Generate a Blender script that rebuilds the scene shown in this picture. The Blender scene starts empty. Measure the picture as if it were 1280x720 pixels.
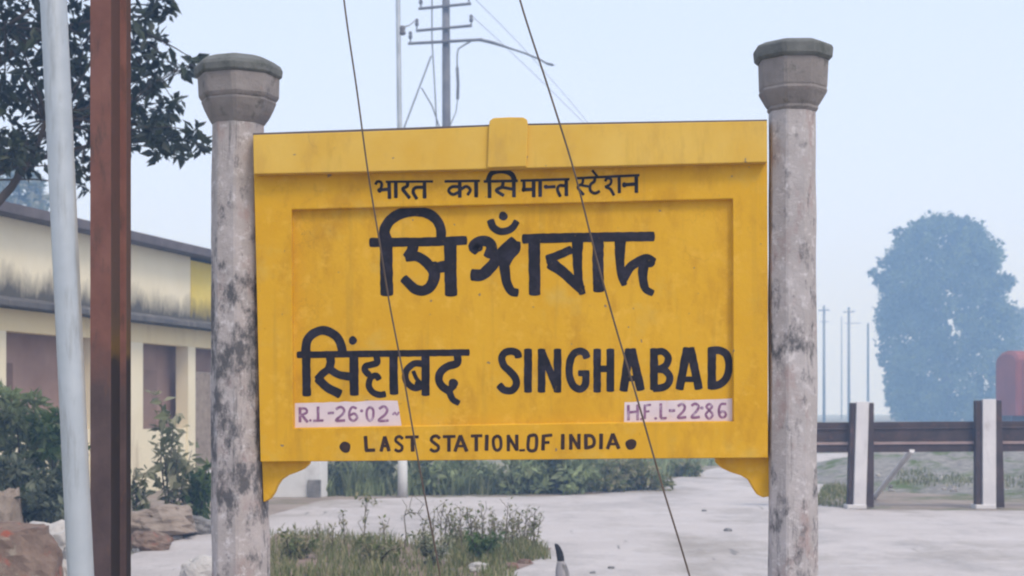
import bpy, bmesh, math, random
import numpy as np
from mathutils import Vector, Matrix, noise as mnoise

SC = bpy.context.scene
COL = SC.collection
rad = math.radians
F = 1830.0            # focal length in photo pixels (photo 1280 wide)
HZ = 510.0            # photo row of the horizon
EYE = 1.5             # camera height in metres

# ------------------------------------------------------------------ camera, world, sun, exposure
cam = bpy.data.cameras.new('camera')
cam.sensor_width = 36.0
cam.lens = F / 1280.0 * 36.0
cam.shift_y = (HZ - 360.0) / 1280.0
cam.clip_start = 0.05
cam.clip_end = 5000.0
cam.dof.use_dof = True
cam.dof.focus_distance = 5.95
cam.dof.aperture_fstop = 5.6
camo = bpy.data.objects.new('camera', cam)
COL.objects.link(camo)
camo.location = (0, 0, EYE)
camo.rotation_euler = (rad(90), 0, 0)
SC.camera = camo

SUN_EL, SUN_ROT = 52.0, 145.0     # degrees; the light comes from high, behind and right of the camera
world = bpy.data.worlds.new('World')
SC.world = world
world.use_nodes = True
wn, wl = world.node_tree.nodes, world.node_tree.links
wn.clear()
wo = wn.new('ShaderNodeOutputWorld')
sky = wn.new('ShaderNodeTexSky')
sky.sky_type = 'NISHITA'
sky.sun_disc = False
sky.sun_elevation = rad(SUN_EL)
sky.sun_rotation = rad(SUN_ROT)
sky.air_density = 1.0
sky.dust_density = 6.0
sky.ozone_density = 1.0
b1 = wn.new('ShaderNodeBackground')
b1.inputs['Strength'].default_value = 0.05
b2 = wn.new('ShaderNodeBackground')      # the even overcast veil
wcm = wn.new('ShaderNodeMix')
wcm.data_type = 'RGBA'
wcs = [q for q in wcm.inputs if q.type == 'RGBA']
wcs[0].default_value = (0.66, 0.748, 1.0, 1)     # low in the sky, a little lavender
wcs[1].default_value = (0.682, 0.79, 1.0, 1)
b2.inputs['Strength'].default_value = 0.92
ad = wn.new('ShaderNodeAddShader')
wtc = wn.new('ShaderNodeTexCoord')       # the veil is a little brighter towards the horizon
wsx = wn.new('ShaderNodeSeparateXYZ')
wmr = wn.new('ShaderNodeMapRange')
wmr.inputs['From Min'].default_value = 0.0
wmr.inputs['From Max'].default_value = 0.30
wmr.inputs['To Min'].default_value = 1.10
wmr.inputs['To Max'].default_value = 0.96
wl.new(wtc.outputs['Generated'], wsx.inputs[0])
wl.new(wsx.outputs['Z'], wmr.inputs['Value'])
wl.new(wmr.outputs[0], b2.inputs['Strength'])
wm2 = wn.new('ShaderNodeMapRange')
wm2.inputs['From Max'].default_value = 0.28
wl.new(wsx.outputs['Z'], wm2.inputs['Value'])
wl.new(wm2.outputs[0], wcm.inputs['Factor'])
wl.new([q for q in wcm.outputs if q.type == 'RGBA'][0], b2.inputs['Color'])
wl.new(sky.outputs[0], b1.inputs['Color'])
wl.new(b1.outputs[0], ad.inputs[0])
wl.new(b2.outputs[0], ad.inputs[1])
wl.new(ad.outputs[0], wo.inputs['Surface'])

sl = bpy.data.lights.new('sun', 'SUN')
sl.energy = 1.45
sl.angle = rad(16)
sl.color = (1.0, 0.93, 0.83)
so = bpy.data.objects.new('sun', sl)
COL.objects.link(so)
so.rotation_euler = (rad(90 - SUN_EL), 0, rad(35))
so.location = (-10, -10, 20)

SC.view_settings.view_transform = 'Standard'
SC.view_settings.look = 'None'
SC.view_settings.exposure = 0.0
SC.view_settings.gamma = 1.0
SC.view_settings.use_curve_mapping = False
SC.render.engine = 'CYCLES'
SC.cycles.max_bounces = 8
SC.cycles.volume_bounces = 3
SC.cycles.pixel_filter_type = 'BLACKMAN_HARRIS'
SC.cycles.filter_width = 2.1
try:
    SC.cycles.use_denoising = True
    SC.cycles.denoiser = 'OPENIMAGEDENOISE'
except Exception:
    pass


# ------------------------------------------------------------------ helpers
def P(x, y, d):
    """Point at photo pixel (x, y), d metres in front of the camera."""
    return Vector(((x - 640.0) * d / F, d, EYE + (HZ - y) * d / F))


def G(x, y, z=0.0):
    """Ground point under photo pixel (x, y)."""
    d = (EYE - z) * F / (y - HZ)
    return Vector(((x - 640.0) * d / F, d, z))


def tag(o, label=None, cat=None, group=None, kind=None):
    if label: o['label'] = label
    if cat: o['category'] = cat
    if group: o['group'] = group
    if kind: o['kind'] = kind
    return o


def thing(name, label, cat, loc, group=None):
    o = bpy.data.objects.new(name, None)
    o.empty_display_size = 0.1
    COL.objects.link(o)
    o.location = loc
    return tag(o, label, cat, group)


def worldloc(o):
    v = Vector((0, 0, 0))
    while o is not None:
        v += Vector(o.location)
        o = o.parent
    return v


def build(name, verts, faces, mat, parent=None, smooth=False, origin=None):
    """Mesh object from world-space vertices."""
    off = worldloc(parent) if parent else Vector((0, 0, 0))
    loc = Vector(origin) - off if origin is not None else Vector((0, 0, 0))
    me = bpy.data.meshes.new(name)
    base = off + loc
    va = np.asarray([tuple(v) for v in verts], dtype=float) - np.array(base)
    me.from_pydata(va.tolist(), [], [list(map(int, f)) for f in faces])
    me.validate()
    if smooth:
        me.polygons.foreach_set('use_smooth', [True] * len(me.polygons))
    me.materials.append(mat)
    me.update()
    o = bpy.data.objects.new(name, me)
    COL.objects.link(o)
    if parent: o.parent = parent
    o.location = loc
    return o


class MB:
    def __init__(self):
        self.v, self.f = [], []

    def add(self, vs, fs):
        n = len(self.v)
        self.v += [Vector(v) for v in vs]
        self.f += [[i + n for i in f] for f in fs]

    def box(self, lo, hi, M=None):
        x0, y0, z0 = lo; x1, y1, z1 = hi
        vs = [Vector(p) for p in ((x0, y0, z0), (x1, y0, z0), (x1, y1, z0), (x0, y1, z0),
                                  (x0, y0, z1), (x1, y0, z1), (x1, y1, z1), (x0, y1, z1))]
        if M is not None: vs = [M @ v for v in vs]
        self.add(vs, [(0, 3, 2, 1), (4, 5, 6, 7), (0, 1, 5, 4), (1, 2, 6, 5), (2, 3, 7, 6), (3, 0, 4, 7)])

    def tube(self, pts, r, n=8, cap=True):
        pts = [Vector(p) for p in pts]
        rs = r if isinstance(r, (list, tuple)) else [r] * len(pts)
        rings = []
        prev = None
        for i, p in enumerate(pts):
            t = (pts[min(i + 1, len(pts) - 1)] - pts[max(i - 1, 0)]).normalized()
            if prev is None:
                a = Vector((1, 0, 0)) if abs(t.x) < 0.8 else Vector((0, 1, 0))
                u = (a - t * a.dot(t)).normalized()
            else:
                u = (prev - t * prev.dot(t)).normalized()
            prev = u
            w = t.cross(u)
            rings.append([p + (u * math.cos(2 * math.pi * k / n) + w * math.sin(2 * math.pi * k / n)) * rs[i] for k in range(n)])
        vs = [v for ring in rings for v in ring]
        fs = []
        for i in range(len(rings) - 1):
            for k in range(n):
                a, b = i * n + k, i * n + (k + 1) % n
                fs.append((a, b, b + n, a + n))
        if cap:
            fs.append(tuple(range(n - 1, -1, -1)))
            fs.append(tuple(range((len(rings) - 1) * n, len(rings) * n)))
        self.add(vs, fs)

    def prism(self, front, back):
        """Solid between two matching loops."""
        n = len(front)
        fs = [tuple(range(n)), tuple(range(2 * n - 1, n - 1, -1))]
        for k in range(n):
            j = (k + 1) % n
            fs.append((j, k, k + n, j + n))
        self.add(list(front) + list(back), fs)

    def rings(self, rings, cap=True):
        n = len(rings[0])
        vs = [v for r in rings for v in r]
        fs = []
        for i in range(len(rings) - 1):
            for k in range(n):
                a, b = i * n + k, i * n + (k + 1) % n
                fs.append((a, b, b + n, a + n))
        if cap:
            fs.append(tuple(range(n - 1, -1, -1)))
            fs.append(tuple(range((len(rings) - 1) * n, len(rings) * n)))
        self.add(vs, fs)

    def build(self, name, mat, parent=None, smooth=False, bevel=0.0, origin=None):
        o = build(name, self.v, self.f, mat, parent, smooth, origin)
        bm = bmesh.new(); bm.from_mesh(o.data)
        bmesh.ops.recalc_face_normals(bm, faces=bm.faces)
        bm.to_mesh(o.data); bm.free()
        if bevel > 0:
            m = o.modifiers.new('bevel', 'BEVEL')
            m.width = bevel; m.segments = 2; m.limit_method = 'ANGLE'; m.angle_limit = rad(30)
        return o


def spline(pts, step=2.0):
    """Catmull-Rom resampling of 2-D points."""
    pts = [Vector((p[0], p[1])) for p in pts]
    if len(pts) == 2:
        n = max(2, int((pts[1] - pts[0]).length / step))
        return [pts[0].lerp(pts[1], i / n) for i in range(n + 1)]
    q = [pts[0] * 2 - pts[1]] + pts + [pts[-1] * 2 - pts[-2]]
    out = []
    for i in range(1, len(q) - 2):
        p0, p1, p2, p3 = q[i - 1:i + 3]
        n = max(2, int((p2 - p1).length / step))
        for k in range(n):
            t = k / n
            out.append(0.5 * ((2 * p1) + (p2 - p0) * t + (2 * p0 - 5 * p1 + 4 * p2 - p3) * t * t + (3 * p1 - p0 - 3 * p2 + p3) * t ** 3))
    out.append(pts[-1])
    return out


# ------------------------------------------------------------------ materials
def new_mat(name):
    m = bpy.data.materials.new(name)
    m.use_nodes = True
    nt = m.node_tree
    nt.nodes.clear()
    o = nt.nodes.new('ShaderNodeOutputMaterial')
    b = nt.nodes.new('ShaderNodeBsdfPrincipled')
    nt.links.new(b.outputs[0], o.inputs['Surface'])
    return m, nt, b


def nz(nt, scale, detail=5, rough=0.6, stretch=None, seed=0.0):
    tc = nt.nodes.new('ShaderNodeTexCoord')
    mp = nt.nodes.new('ShaderNodeMapping')
    mp.inputs['Location'].default_value = (seed, seed * 0.7, seed * 1.3)
    if stretch: mp.inputs['Scale'].default_value = stretch
    n = nt.nodes.new('ShaderNodeTexNoise')
    n.inputs['Scale'].default_value = scale
    n.inputs['Detail'].default_value = detail
    n.inputs['Roughness'].default_value = rough
    nt.links.new(tc.outputs['Object'], mp.inputs['Vector'])
    nt.links.new(mp.outputs[0], n.inputs['Vector'])
    return n.outputs['Fac']


def ramp(nt, fac, stops):
    r = nt.nodes.new('ShaderNodeValToRGB')
    e = r.color_ramp.elements
    while len(e) < len(stops): e.new(0.5)
    for el, (p, c) in zip(e, stops):
        el.position = p
        el.color = (*c, 1) if not isinstance(c, (int, float)) else (c, c, c, 1)
    nt.links.new(fac, r.inputs[0])
    return r.outputs[0]


def mix(nt, fac, a, b):
    m = nt.nodes.new('ShaderNodeMix')
    m.data_type = 'RGBA'
    for sock, val in ((m.inputs['Factor'], fac), (m.inputs['A'], a), (m.inputs['B'], b)):
        if hasattr(val, 'is_output'): nt.links.new(val, sock)
        elif isinstance(val, (int, float)): sock.default_value = val
        else: sock.default_value = (*val, 1)
    # the colour sockets share the names 'A' and 'B' with other types: set the RGBA ones
    ins = [s for s in m.inputs if s.type == 'RGBA']
    for sock, val in zip(ins, (a, b)):
        if hasattr(val, 'is_output'): nt.links.new(val, sock)
        else: sock.default_value = (*val, 1)
    return [s for s in m.outputs if s.type == 'RGBA'][0]


def bump(nt, b, fac, strength=0.3, dist=0.01):
    bp = nt.nodes.new('ShaderNodeBump')
    bp.inputs['Strength'].default_value = strength
    bp.inputs['Distance'].default_value = dist
    nt.links.new(fac, bp.inputs['Height'])
    nt.links.new(bp.outputs[0], b.inputs['Normal'])


def mottled(name, c0, c1, scale=4, rough=0.85, stains=(), bump_s=0.3, bump_d=0.01, bump_scale=None, stretch=None, metallic=0.0, spec=0.2):
    """Two tones mixed by noise, plus any stains: (colour, scale, low, high, stretch)."""
    m, nt, b = new_mat(name)
    c = ramp(nt, nz(nt, scale, stretch=stretch), [(0.3, c0), (0.7, c1)])
    for i, (sc, ss, lo, hi, st) in enumerate(stains):
        f = ramp(nt, nz(nt, ss, 7, 0.68, st, seed=3.1 * (i + 1)), [(lo, 0.0), (hi, 1.0)])
        c = mix(nt, f, c, sc)
    nt.links.new(c, b.inputs['Base Color'])
    b.inputs['Roughness'].default_value = rough
    b.inputs['Specular IOR Level'].default_value = spec
    b.inputs['Metallic'].default_value = metallic
    if bump_s: bump(nt, b, nz(nt, bump_scale or scale * 6, 8, 0.7, seed=9.0), bump_s, bump_d)
    return m


def leafmat(name, cols, rough=0.55, clumpy=0.0, trans=0.38):
    m, nt, b = new_mat(name)
    g = nt.nodes.new('ShaderNodeNewGeometry')
    c = ramp(nt, g.outputs['Random Per Island'], [((i + 0.0) / max(1, len(cols) - 1), k) for i, k in enumerate(cols)])
    if clumpy:      # whole sprays of younger, paler foliage
        f = ramp(nt, nz(nt, clumpy, 3, 0.5), [(0.42, 0.0), (0.62, 0.8)])
        c = mix(nt, f, c, [min(1.0, v * 2.4) for v in cols[1]])
    nt.links.new(c, b.inputs['Base Color'])
    b.inputs['Roughness'].default_value = rough
    b.inputs['Specular IOR Level'].default_value = 0.3
    t = nt.nodes.new('ShaderNodeBsdfTranslucent')      # leaves let light through
    nt.links.new(c, t.inputs['Color'])
    ms = nt.nodes.new('ShaderNodeMixShader')
    ms.inputs[0].default_value = trans
    out_n = next(n_ for n_ in nt.nodes if n_.type == 'OUTPUT_MATERIAL')
    nt.links.new(b.outputs[0], ms.inputs[1])
    nt.links.new(t.outputs[0], ms.inputs[2])
    nt.links.new(ms.outputs[0], out_n.inputs['Surface'])
    return m


M = {}
M['yellow'] = mottled('yellow_paint', (0.64, 0.335, 0.010), (0.71, 0.395, 0.022), 3.0, 0.62,
                      stains=(((0.50, 0.25, 0.012), 7, 0.50, 0.74, (1, 1, 0.45)), ((0.42, 0.23, 0.03), 3.2, 0.60, 0.80, (1.4, 1, 0.16)), ((0.76, 0.44, 0.05), 16, 0.55, 0.75, None), ((0.62, 0.41, 0.085), 5, 0.56, 0.85, None),
                              ((0.33, 0.17, 0.03), 38, 0.66, 0.78, None)), bump_s=0.4, bump_d=0.004, bump_scale=35)
M['yellow_faded'] = mottled('faded_yellow_paint', (0.60, 0.35, 0.040), (0.66, 0.43, 0.085), 4.0, 0.65,
                            stains=(((0.50, 0.30, 0.06), 9, 0.55, 0.80, (1, 1, 0.3)), ((0.30, 0.20, 0.08), 30, 0.66, 0.8, None)), bump_s=0.25, bump_d=0.003, bump_scale=45)
def add_cracks(m, col, scale, width, seed):
    nt = m.node_tree
    b = next(n_ for n_ in nt.nodes if n_.type == 'BSDF_PRINCIPLED')
    src = b.inputs['Base Color'].links[0].from_socket
    tc = nt.nodes.new('ShaderNodeTexCoord')
    dn = nt.nodes.new('ShaderNodeTexNoise'); dn.inputs['Scale'].default_value = 5; dn.inputs['Detail'].default_value = 6
    nt.links.new(tc.outputs['Object'], dn.inputs['Vector'])
    va = nt.nodes.new('ShaderNodeMix'); va.data_type = 'VECTOR'; va.inputs['Factor'].default_value = 0.18
    vi_ = [q for q in va.inputs if q.type == 'VECTOR']
    nt.links.new(tc.outputs['Object'], vi_[0]); nt.links.new(dn.outputs['Color'], vi_[1])
    vo_ = nt.nodes.new('ShaderNodeTexVoronoi'); vo_.feature = 'DISTANCE_TO_EDGE'; vo_.inputs['Scale'].default_value = scale
    nt.links.new([q for q in va.outputs if q.type == 'VECTOR'][0], vo_.inputs['Vector'])
    line_ = ramp(nt, vo_.outputs['Distance'], [(0.0, 1.0), (width, 0.0)])
    mask = ramp(nt, nz(nt, 2.6, 3, 0.5, None, seed), [(0.56, 0.0), (0.68, 0.28)])
    mu = nt.nodes.new('ShaderNodeMath'); mu.operation = 'MULTIPLY'
    nt.links.new(line_, mu.inputs[0]); nt.links.new(mask, mu.inputs[1])
    nt.links.new(mix(nt, mu.outputs[0], src, col), b.inputs['Base Color'])
    # drip streaks of grime and small chips down to the cement
    st_ = ramp(nt, nz(nt, 17, 5, 0.6, (1, 1, 0.05), seed + 2), [(0.57, 0.0), (0.74, 0.35)])
    nt.links.new(mix(nt, st_, b.inputs['Base Color'].links[0].from_socket, (0.40, 0.24, 0.035)), b.inputs['Base Color'])
    ch = ramp(nt, nz(nt, 26, 3, 0.5, None, seed + 5), [(0.735, 0.0), (0.75, 0.9)])
    nt.links.new(mix(nt, ch, b.inputs['Base Color'].links[0].from_socket, (0.22, 0.17, 0.12)), b.inputs['Base Color'])


add_cracks(M['yellow'], (0.20, 0.11, 0.03), 2.3, 0.012, 1.0)
add_cracks(M['yellow_faded'], (0.22, 0.14, 0.05), 2.3, 0.012, 6.0)
M['ink'] = mottled('black_paint', (0.006, 0.006, 0.012), (0.018, 0.013, 0.020), 30, 0.55,
                   stains=(((0.16, 0.09, 0.02), 48, 0.62, 0.76, None), ((0.035, 0.03, 0.05), 14, 0.5, 0.7, None)), bump_s=0)
M['ink_brown'] = mottled('brown_black_paint', (0.022, 0.012, 0.012), (0.060, 0.030, 0.022), 40, 0.6,
                         stains=(((0.20, 0.11, 0.03), 55, 0.62, 0.82, None),), bump_s=0)
M['ink_violet'] = mottled('violet_paint', (0.19, 0.085, 0.18), (0.33, 0.18, 0.29), 40, 0.7,
                          stains=(((0.52, 0.43, 0.53), 45, 0.50, 0.70, None),), bump_s=0)
M['white_paint'] = mottled('white_paint', (0.64, 0.53, 0.58), (0.74, 0.63, 0.65), 12, 0.7,
                           stains=(((0.62, 0.46, 0.26), 18, 0.60, 0.82, None),), bump_s=0.1, bump_d=0.002)
def pillar_mat(name, c0, c1, dark_lo, dark_hi, bands):
    """Old lime-washed concrete: pale blotches, pinkish rubs, black lichen that is densest in some bands of height (z0, z1, gain)."""
    m, nt, b = new_mat(name)
    c = ramp(nt, nz(nt, 5), [(0.3, c0), (0.7, c1)])
    c = mix(nt, ramp(nt, nz(nt, 9, 6, 0.65, (1, 1, 0.5), 2.0), [(0.54, 0.0), (0.70, 0.75)]), c, (0.36, 0.25, 0.235))
    c = mix(nt, ramp(nt, nz(nt, 26, 6, 0.7, None, 4.0), [(0.54, 0.0), (0.66, 0.85)]), c, (0.62, 0.58, 0.59))
    tc = nt.nodes.new('ShaderNodeTexCoord')
    sx = nt.nodes.new('ShaderNodeSeparateXYZ')
    nt.links.new(tc.outputs['Object'], sx.inputs[0])
    f = nz(nt, 15, 8, 0.72, (1, 1, 0.55), 6.0)
    for (z0, z1, g) in bands:
        mr = nt.nodes.new('ShaderNodeMapRange')
        mr.interpolation_type = 'SMOOTHSTEP'
        mr.inputs['From Min'].default_value = z0
        mr.inputs['From Max'].default_value = z1
        mr.inputs['To Min'].default_value = 0.0
        mr.inputs['To Max'].default_value = g
        nt.links.new(sx.outputs['Z'], mr.inputs['Value'])
        a = nt.nodes.new('ShaderNodeMath'); a.operation = 'ADD'
        nt.links.new(f, a.inputs[0]); nt.links.new(mr.outputs[0], a.inputs[1])
        f = a.outputs[0]
    c = mix(nt, ramp(nt, f, [(dark_lo, 0.0), (dark_hi, 0.9)]), c, (0.085, 0.085, 0.095))
    c = mix(nt, ramp(nt, nz(nt, 16, 7, 0.7, (1, 1, 0.10), 11.0), [(0.60, 0.0), (0.70, 0.8)]), c, (0.10, 0.10, 0.105))
    nt.links.new(c, b.inputs['Base Color'])
    b.inputs['Roughness'].default_value = 0.95
    b.inputs['Specular IOR Level'].default_value = 0.15
    bump(nt, b, nz(nt, 30, 8, 0.7, None, 9.0), 0.6, 0.012)
    return m


# photo rows 380..560 of the left pillar stand at about z = 1.3..1.95 m, the stained top of the right one's lower half at about 1.65..1.85 m
M['pillar_dark'] = pillar_mat('lichened_concrete', (0.36, 0.32, 0.31), (0.50, 0.45, 0.45), 0.53, 0.66, ((2.25, 1.80, 0.09), (1.20, 0.95, -0.08)))
M['pillar_pale'] = pillar_mat('weathered_concrete', (0.37, 0.335, 0.335), (0.49, 0.45, 0.455), 0.56, 0.70, ((2.25, 1.95, 0.08), (1.74, 1.64, -0.10), (1.40, 1.15, 0.07)))
M['capital'] = mottled('grey_capital_plaster', (0.215, 0.192, 0.188), (0.305, 0.276, 0.272), 9, 0.95,
                       stains=(((0.09, 0.09, 0.085), 12, 0.55, 0.72, None), ((0.33, 0.22, 0.19), 16, 0.60, 0.75, None)), bump_s=0.6, bump_d=0.012, bump_scale=30)
M['lid'] = mottled('mossy_lid_plaster', (0.13, 0.135, 0.135), (0.20, 0.205, 0.20), 10, 0.95,
                   stains=(((0.08, 0.09, 0.08), 14, 0.52, 0.7, None),), bump_s=0.6, bump_d=0.01, bump_scale=30)
M['galv'] = mottled('galvanised_steel', (0.41, 0.445, 0.485), (0.52, 0.555, 0.60), 5, 0.42,
                    stains=(((0.30, 0.31, 0.32), 22, 0.52, 0.72, (1, 1, 0.12)), ((0.60, 0.58, 0.60), 40, 0.68, 0.75, None)), bump_s=0.1, bump_d=0.002, metallic=0.35)
M['wire'] = mottled('wire_steel', (0.085, 0.062, 0.048), (0.14, 0.10, 0.075), 8, 0.6, bump_s=0)
M['pole_grey'] = mottled('grey_pole_steel', (0.12, 0.12, 0.14), (0.20, 0.20, 0.22), 3, 0.7, bump_s=0.1)
M['pole_pale'] = mottled('pale_pole_paint', (0.50, 0.50, 0.50), (0.62, 0.62, 0.62), 3, 0.7, bump_s=0.1)
M['concrete'] = mottled('concrete_apron', (0.455, 0.415, 0.405), (0.545, 0.50, 0.49), 0.55, 0.9,
                        stains=(((0.34, 0.315, 0.31), 1.1, 0.48, 0.72, (1, 0.5, 1)), ((0.58, 0.555, 0.565), 2.2, 0.54, 0.78, (0.7, 1.2, 1)),
                                ((0.33, 0.295, 0.27), 0.42, 0.52, 0.66, (1, 0.6, 1)), ((0.25, 0.23, 0.22), 11, 0.62, 0.74, None),
                                ((0.60, 0.58, 0.58), 24, 0.60, 0.72, None), ((0.24, 0.225, 0.22), 1.5, 0.655, 0.675, (2.6, 0.25, 1))), bump_s=0.6, bump_d=0.03, bump_scale=9)
M['earth'] = mottled('dry_earth', (0.25, 0.20, 0.17), (0.36, 0.30, 0.26), 0.8, 0.95,
                     stains=(((0.13, 0.15, 0.07), 0.7, 0.50, 0.66, None), ((0.36, 0.34, 0.33), 6, 0.58, 0.7, None)), bump_s=0.8, bump_d=0.04, bump_scale=9)
M['field'] = mottled('far_field', (0.20, 0.19, 0.13), (0.32, 0.29, 0.21), 0.05, 0.95,
                     stains=(((0.30, 0.27, 0.22), 0.4, 0.55, 0.7, None),), bump_s=0.6, bump_d=0.05, bump_scale=3)
M['gravel'] = mottled('gravel_bank', (0.20, 0.185, 0.17), (0.38, 0.36, 0.34), 5, 0.95,
                      stains=(((0.12, 0.16, 0.05), 1.1, 0.50, 0.62, None), ((0.50, 0.48, 0.47), 9, 0.62, 0.68, None)), bump_s=1.0, bump_d=0.05, bump_scale=16)
M['cream'] = mottled('cream_limewash', (0.78, 0.70, 0.52), (0.84, 0.77, 0.60), 1.2, 0.9,
                     stains=(((0.50, 0.42, 0.30), 1.6, 0.58, 0.80, (1, 1, 0.3)),), bump_s=0.15)
M['cream_yellow'] = mottled('ochre_limewash', (0.78, 0.64, 0.38), (0.83, 0.71, 0.46), 1.2, 0.9,
                            stains=(((0.60, 0.46, 0.26), 1.6, 0.56, 0.80, (1, 1, 0.3)),), bump_s=0.15)
M['yellow_wall'] = mottled('lemon_limewash', (0.66, 0.50, 0.09), (0.72, 0.58, 0.16), 2, 0.9,
                           stains=(((0.30, 0.27, 0.12), 2.2, 0.55, 0.68, (1, 1, 0.4)),), bump_s=0.15)
M['slab'] = mottled('roof_slab_concrete', (0.10, 0.09, 0.10), (0.17, 0.15, 0.16), 2.5, 0.95, bump_s=0.3)
M['ledge'] = mottled('stained_ledge', (0.07, 0.07, 0.075), (0.17, 0.16, 0.16), 2.2, 0.95,
                     stains=(((0.36, 0.32, 0.27), 2.6, 0.56, 0.74, (1, 1, 0.3)),), bump_s=0.3, stretch=(1, 1, 0.3))
M['maroon'] = mottled('maroon_plaster', (0.30, 0.195, 0.165), (0.40, 0.275, 0.235), 1.5, 0.9,
                      stains=(((0.35, 0.20, 0.17), 4, 0.60, 0.75, None),), bump_s=0.2)
M['whitewash'] = mottled('whitewash', (0.60, 0.61, 0.63), (0.72, 0.72, 0.73), 1.4, 0.9,
                         stains=(((0.45, 0.45, 0.46), 2.0, 0.56, 0.75, None),), bump_s=0.2)
M['stone_pale'] = mottled('broken_concrete', (0.40, 0.38, 0.37), (0.55, 0.52, 0.50), 5, 0.95,
                          stains=(((0.22, 0.21, 0.20), 9, 0.58, 0.7, None),), bump_s=0.7, bump_d=0.02, bump_scale=22)
M['stone_grey'] = mottled('grey_rubble', (0.15, 0.15, 0.155), (0.28, 0.27, 0.27), 5, 0.95, bump_s=0.8, bump_d=0.02, bump_scale=22)
M['stone_brick'] = mottled('brick_rubble', (0.15, 0.10, 0.08), (0.27, 0.20, 0.16), 7, 0.95,
                           stains=(((0.30, 0.08, 0.05), 7, 0.56, 0.7, None), ((0.36, 0.34, 0.28), 6, 0.58, 0.75, None)), bump_s=0.8, bump_d=0.02, bump_scale=20)
M['stone_tan'] = mottled('tan_rubble', (0.25, 0.20, 0.165), (0.38, 0.315, 0.27), 7, 0.95,
                         stains=(((0.17, 0.12, 0.10), 8, 0.60, 0.72, None),), bump_s=0.8, bump_d=0.02, bump_scale=20)
M['rail_dark'] = mottled('old_rail_steel', (0.045, 0.032, 0.032), (0.085, 0.058, 0.055), 4, 0.75,
                         stains=(((0.14, 0.075, 0.06), 7, 0.56, 0.75, None),), bump_s=0.3, bump_d=0.004)
M['rail_lip'] = mottled('worn_rail_lip', (0.28, 0.20, 0.19), (0.38, 0.28, 0.26), 4, 0.7, bump_s=0.2, bump_d=0.003)
M['post_white'] = mottled('white_post_paint', (0.58, 0.56, 0.58), (0.68, 0.66, 0.67), 4, 0.8,
                          stains=(((0.40, 0.37, 0.36), 6, 0.58, 0.75, (1, 1, 0.4)),), bump_s=0.2, bump_d=0.004)
M['wagon'] = mottled('oxide_red_wagon', (0.22, 0.06, 0.045), (0.29, 0.085, 0.06), 0.8, 0.75,
                     stains=(((0.17, 0.06, 0.05), 1.3, 0.55, 0.75, (1, 1, 0.3)),), bump_s=0.2)
M['wagon_dark'] = mottled('dark_underframe', (0.04, 0.035, 0.035), (0.07, 0.06, 0.055), 2, 0.8, bump_s=0.2)
M['bark'] = mottled('bark', (0.055, 0.042, 0.035), (0.11, 0.085, 0.07), 6, 0.95, bump_s=0.8, bump_d=0.03, bump_scale=14, stretch=(1, 1, 0.3))
M['stalk'] = mottled('dry_stalk', (0.10, 0.085, 0.055), (0.18, 0.15, 0.10), 10, 0.9, bump_s=0)
M['twig'] = mottled('dark_twig', (0.05, 0.045, 0.04), (0.09, 0.075, 0.06), 10, 0.9, bump_s=0)
M['leaf_dark'] = leafmat('dark_glossy_leaf', [(0.016, 0.020, 0.018), (0.028, 0.036, 0.024), (0.045, 0.058, 0.030), (0.022, 0.028, 0.026)], 0.5, trans=0.15)
M['leaf_far'] = leafmat('far_tree_leaf', [(0.014, 0.028, 0.014), (0.07, 0.095, 0.045), (0.026, 0.042, 0.023), (0.10, 0.12, 0.06)], clumpy=0.35)
M['leaf_mid'] = leafmat('grey_green_leaf', [(0.12, 0.135, 0.07), (0.26, 0.27, 0.16), (0.40, 0.38, 0.26), (0.08, 0.10, 0.05), (0.19, 0.21, 0.11)])
M['leaf_green'] = leafmat('fresh_green_leaf', [(0.05, 0.10, 0.025), (0.09, 0.15, 0.04), (0.15, 0.19, 0.08)])
M['leaf_row'] = leafmat('pale_weedy_leaf', [(0.07, 0.095, 0.045), (0.17, 0.20, 0.10), (0.28, 0.29, 0.17), (0.10, 0.13, 0.06), (0.22, 0.24, 0.12)], clumpy=2.0)
M['leaf_blue'] = leafmat('blue_green_leaf', [(0.045, 0.06, 0.04), (0.10, 0.125, 0.08), (0.22, 0.24, 0.17), (0.05, 0.065, 0.05)])
M['leaf_dry'] = leafmat('dry_olive_leaf', [(0.16, 0.18, 0.06), (0.27, 0.26, 0.12), (0.36, 0.32, 0.19), (0.10, 0.13, 0.04), (0.20, 0.23, 0.08)])
M['stump_wood'] = mottled('weathered_wood', (0.22, 0.21, 0.22), (0.34, 0.32, 0.33), 12, 0.9, stretch=(1, 1, 0.2), bump_s=0.5, bump_d=0.004)
M['char'] = mottled('charred_wood', (0.010, 0.010, 0.013), (0.028, 0.026, 0.03), 14, 0.8, bump_s=0.4, bump_d=0.004)


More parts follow.
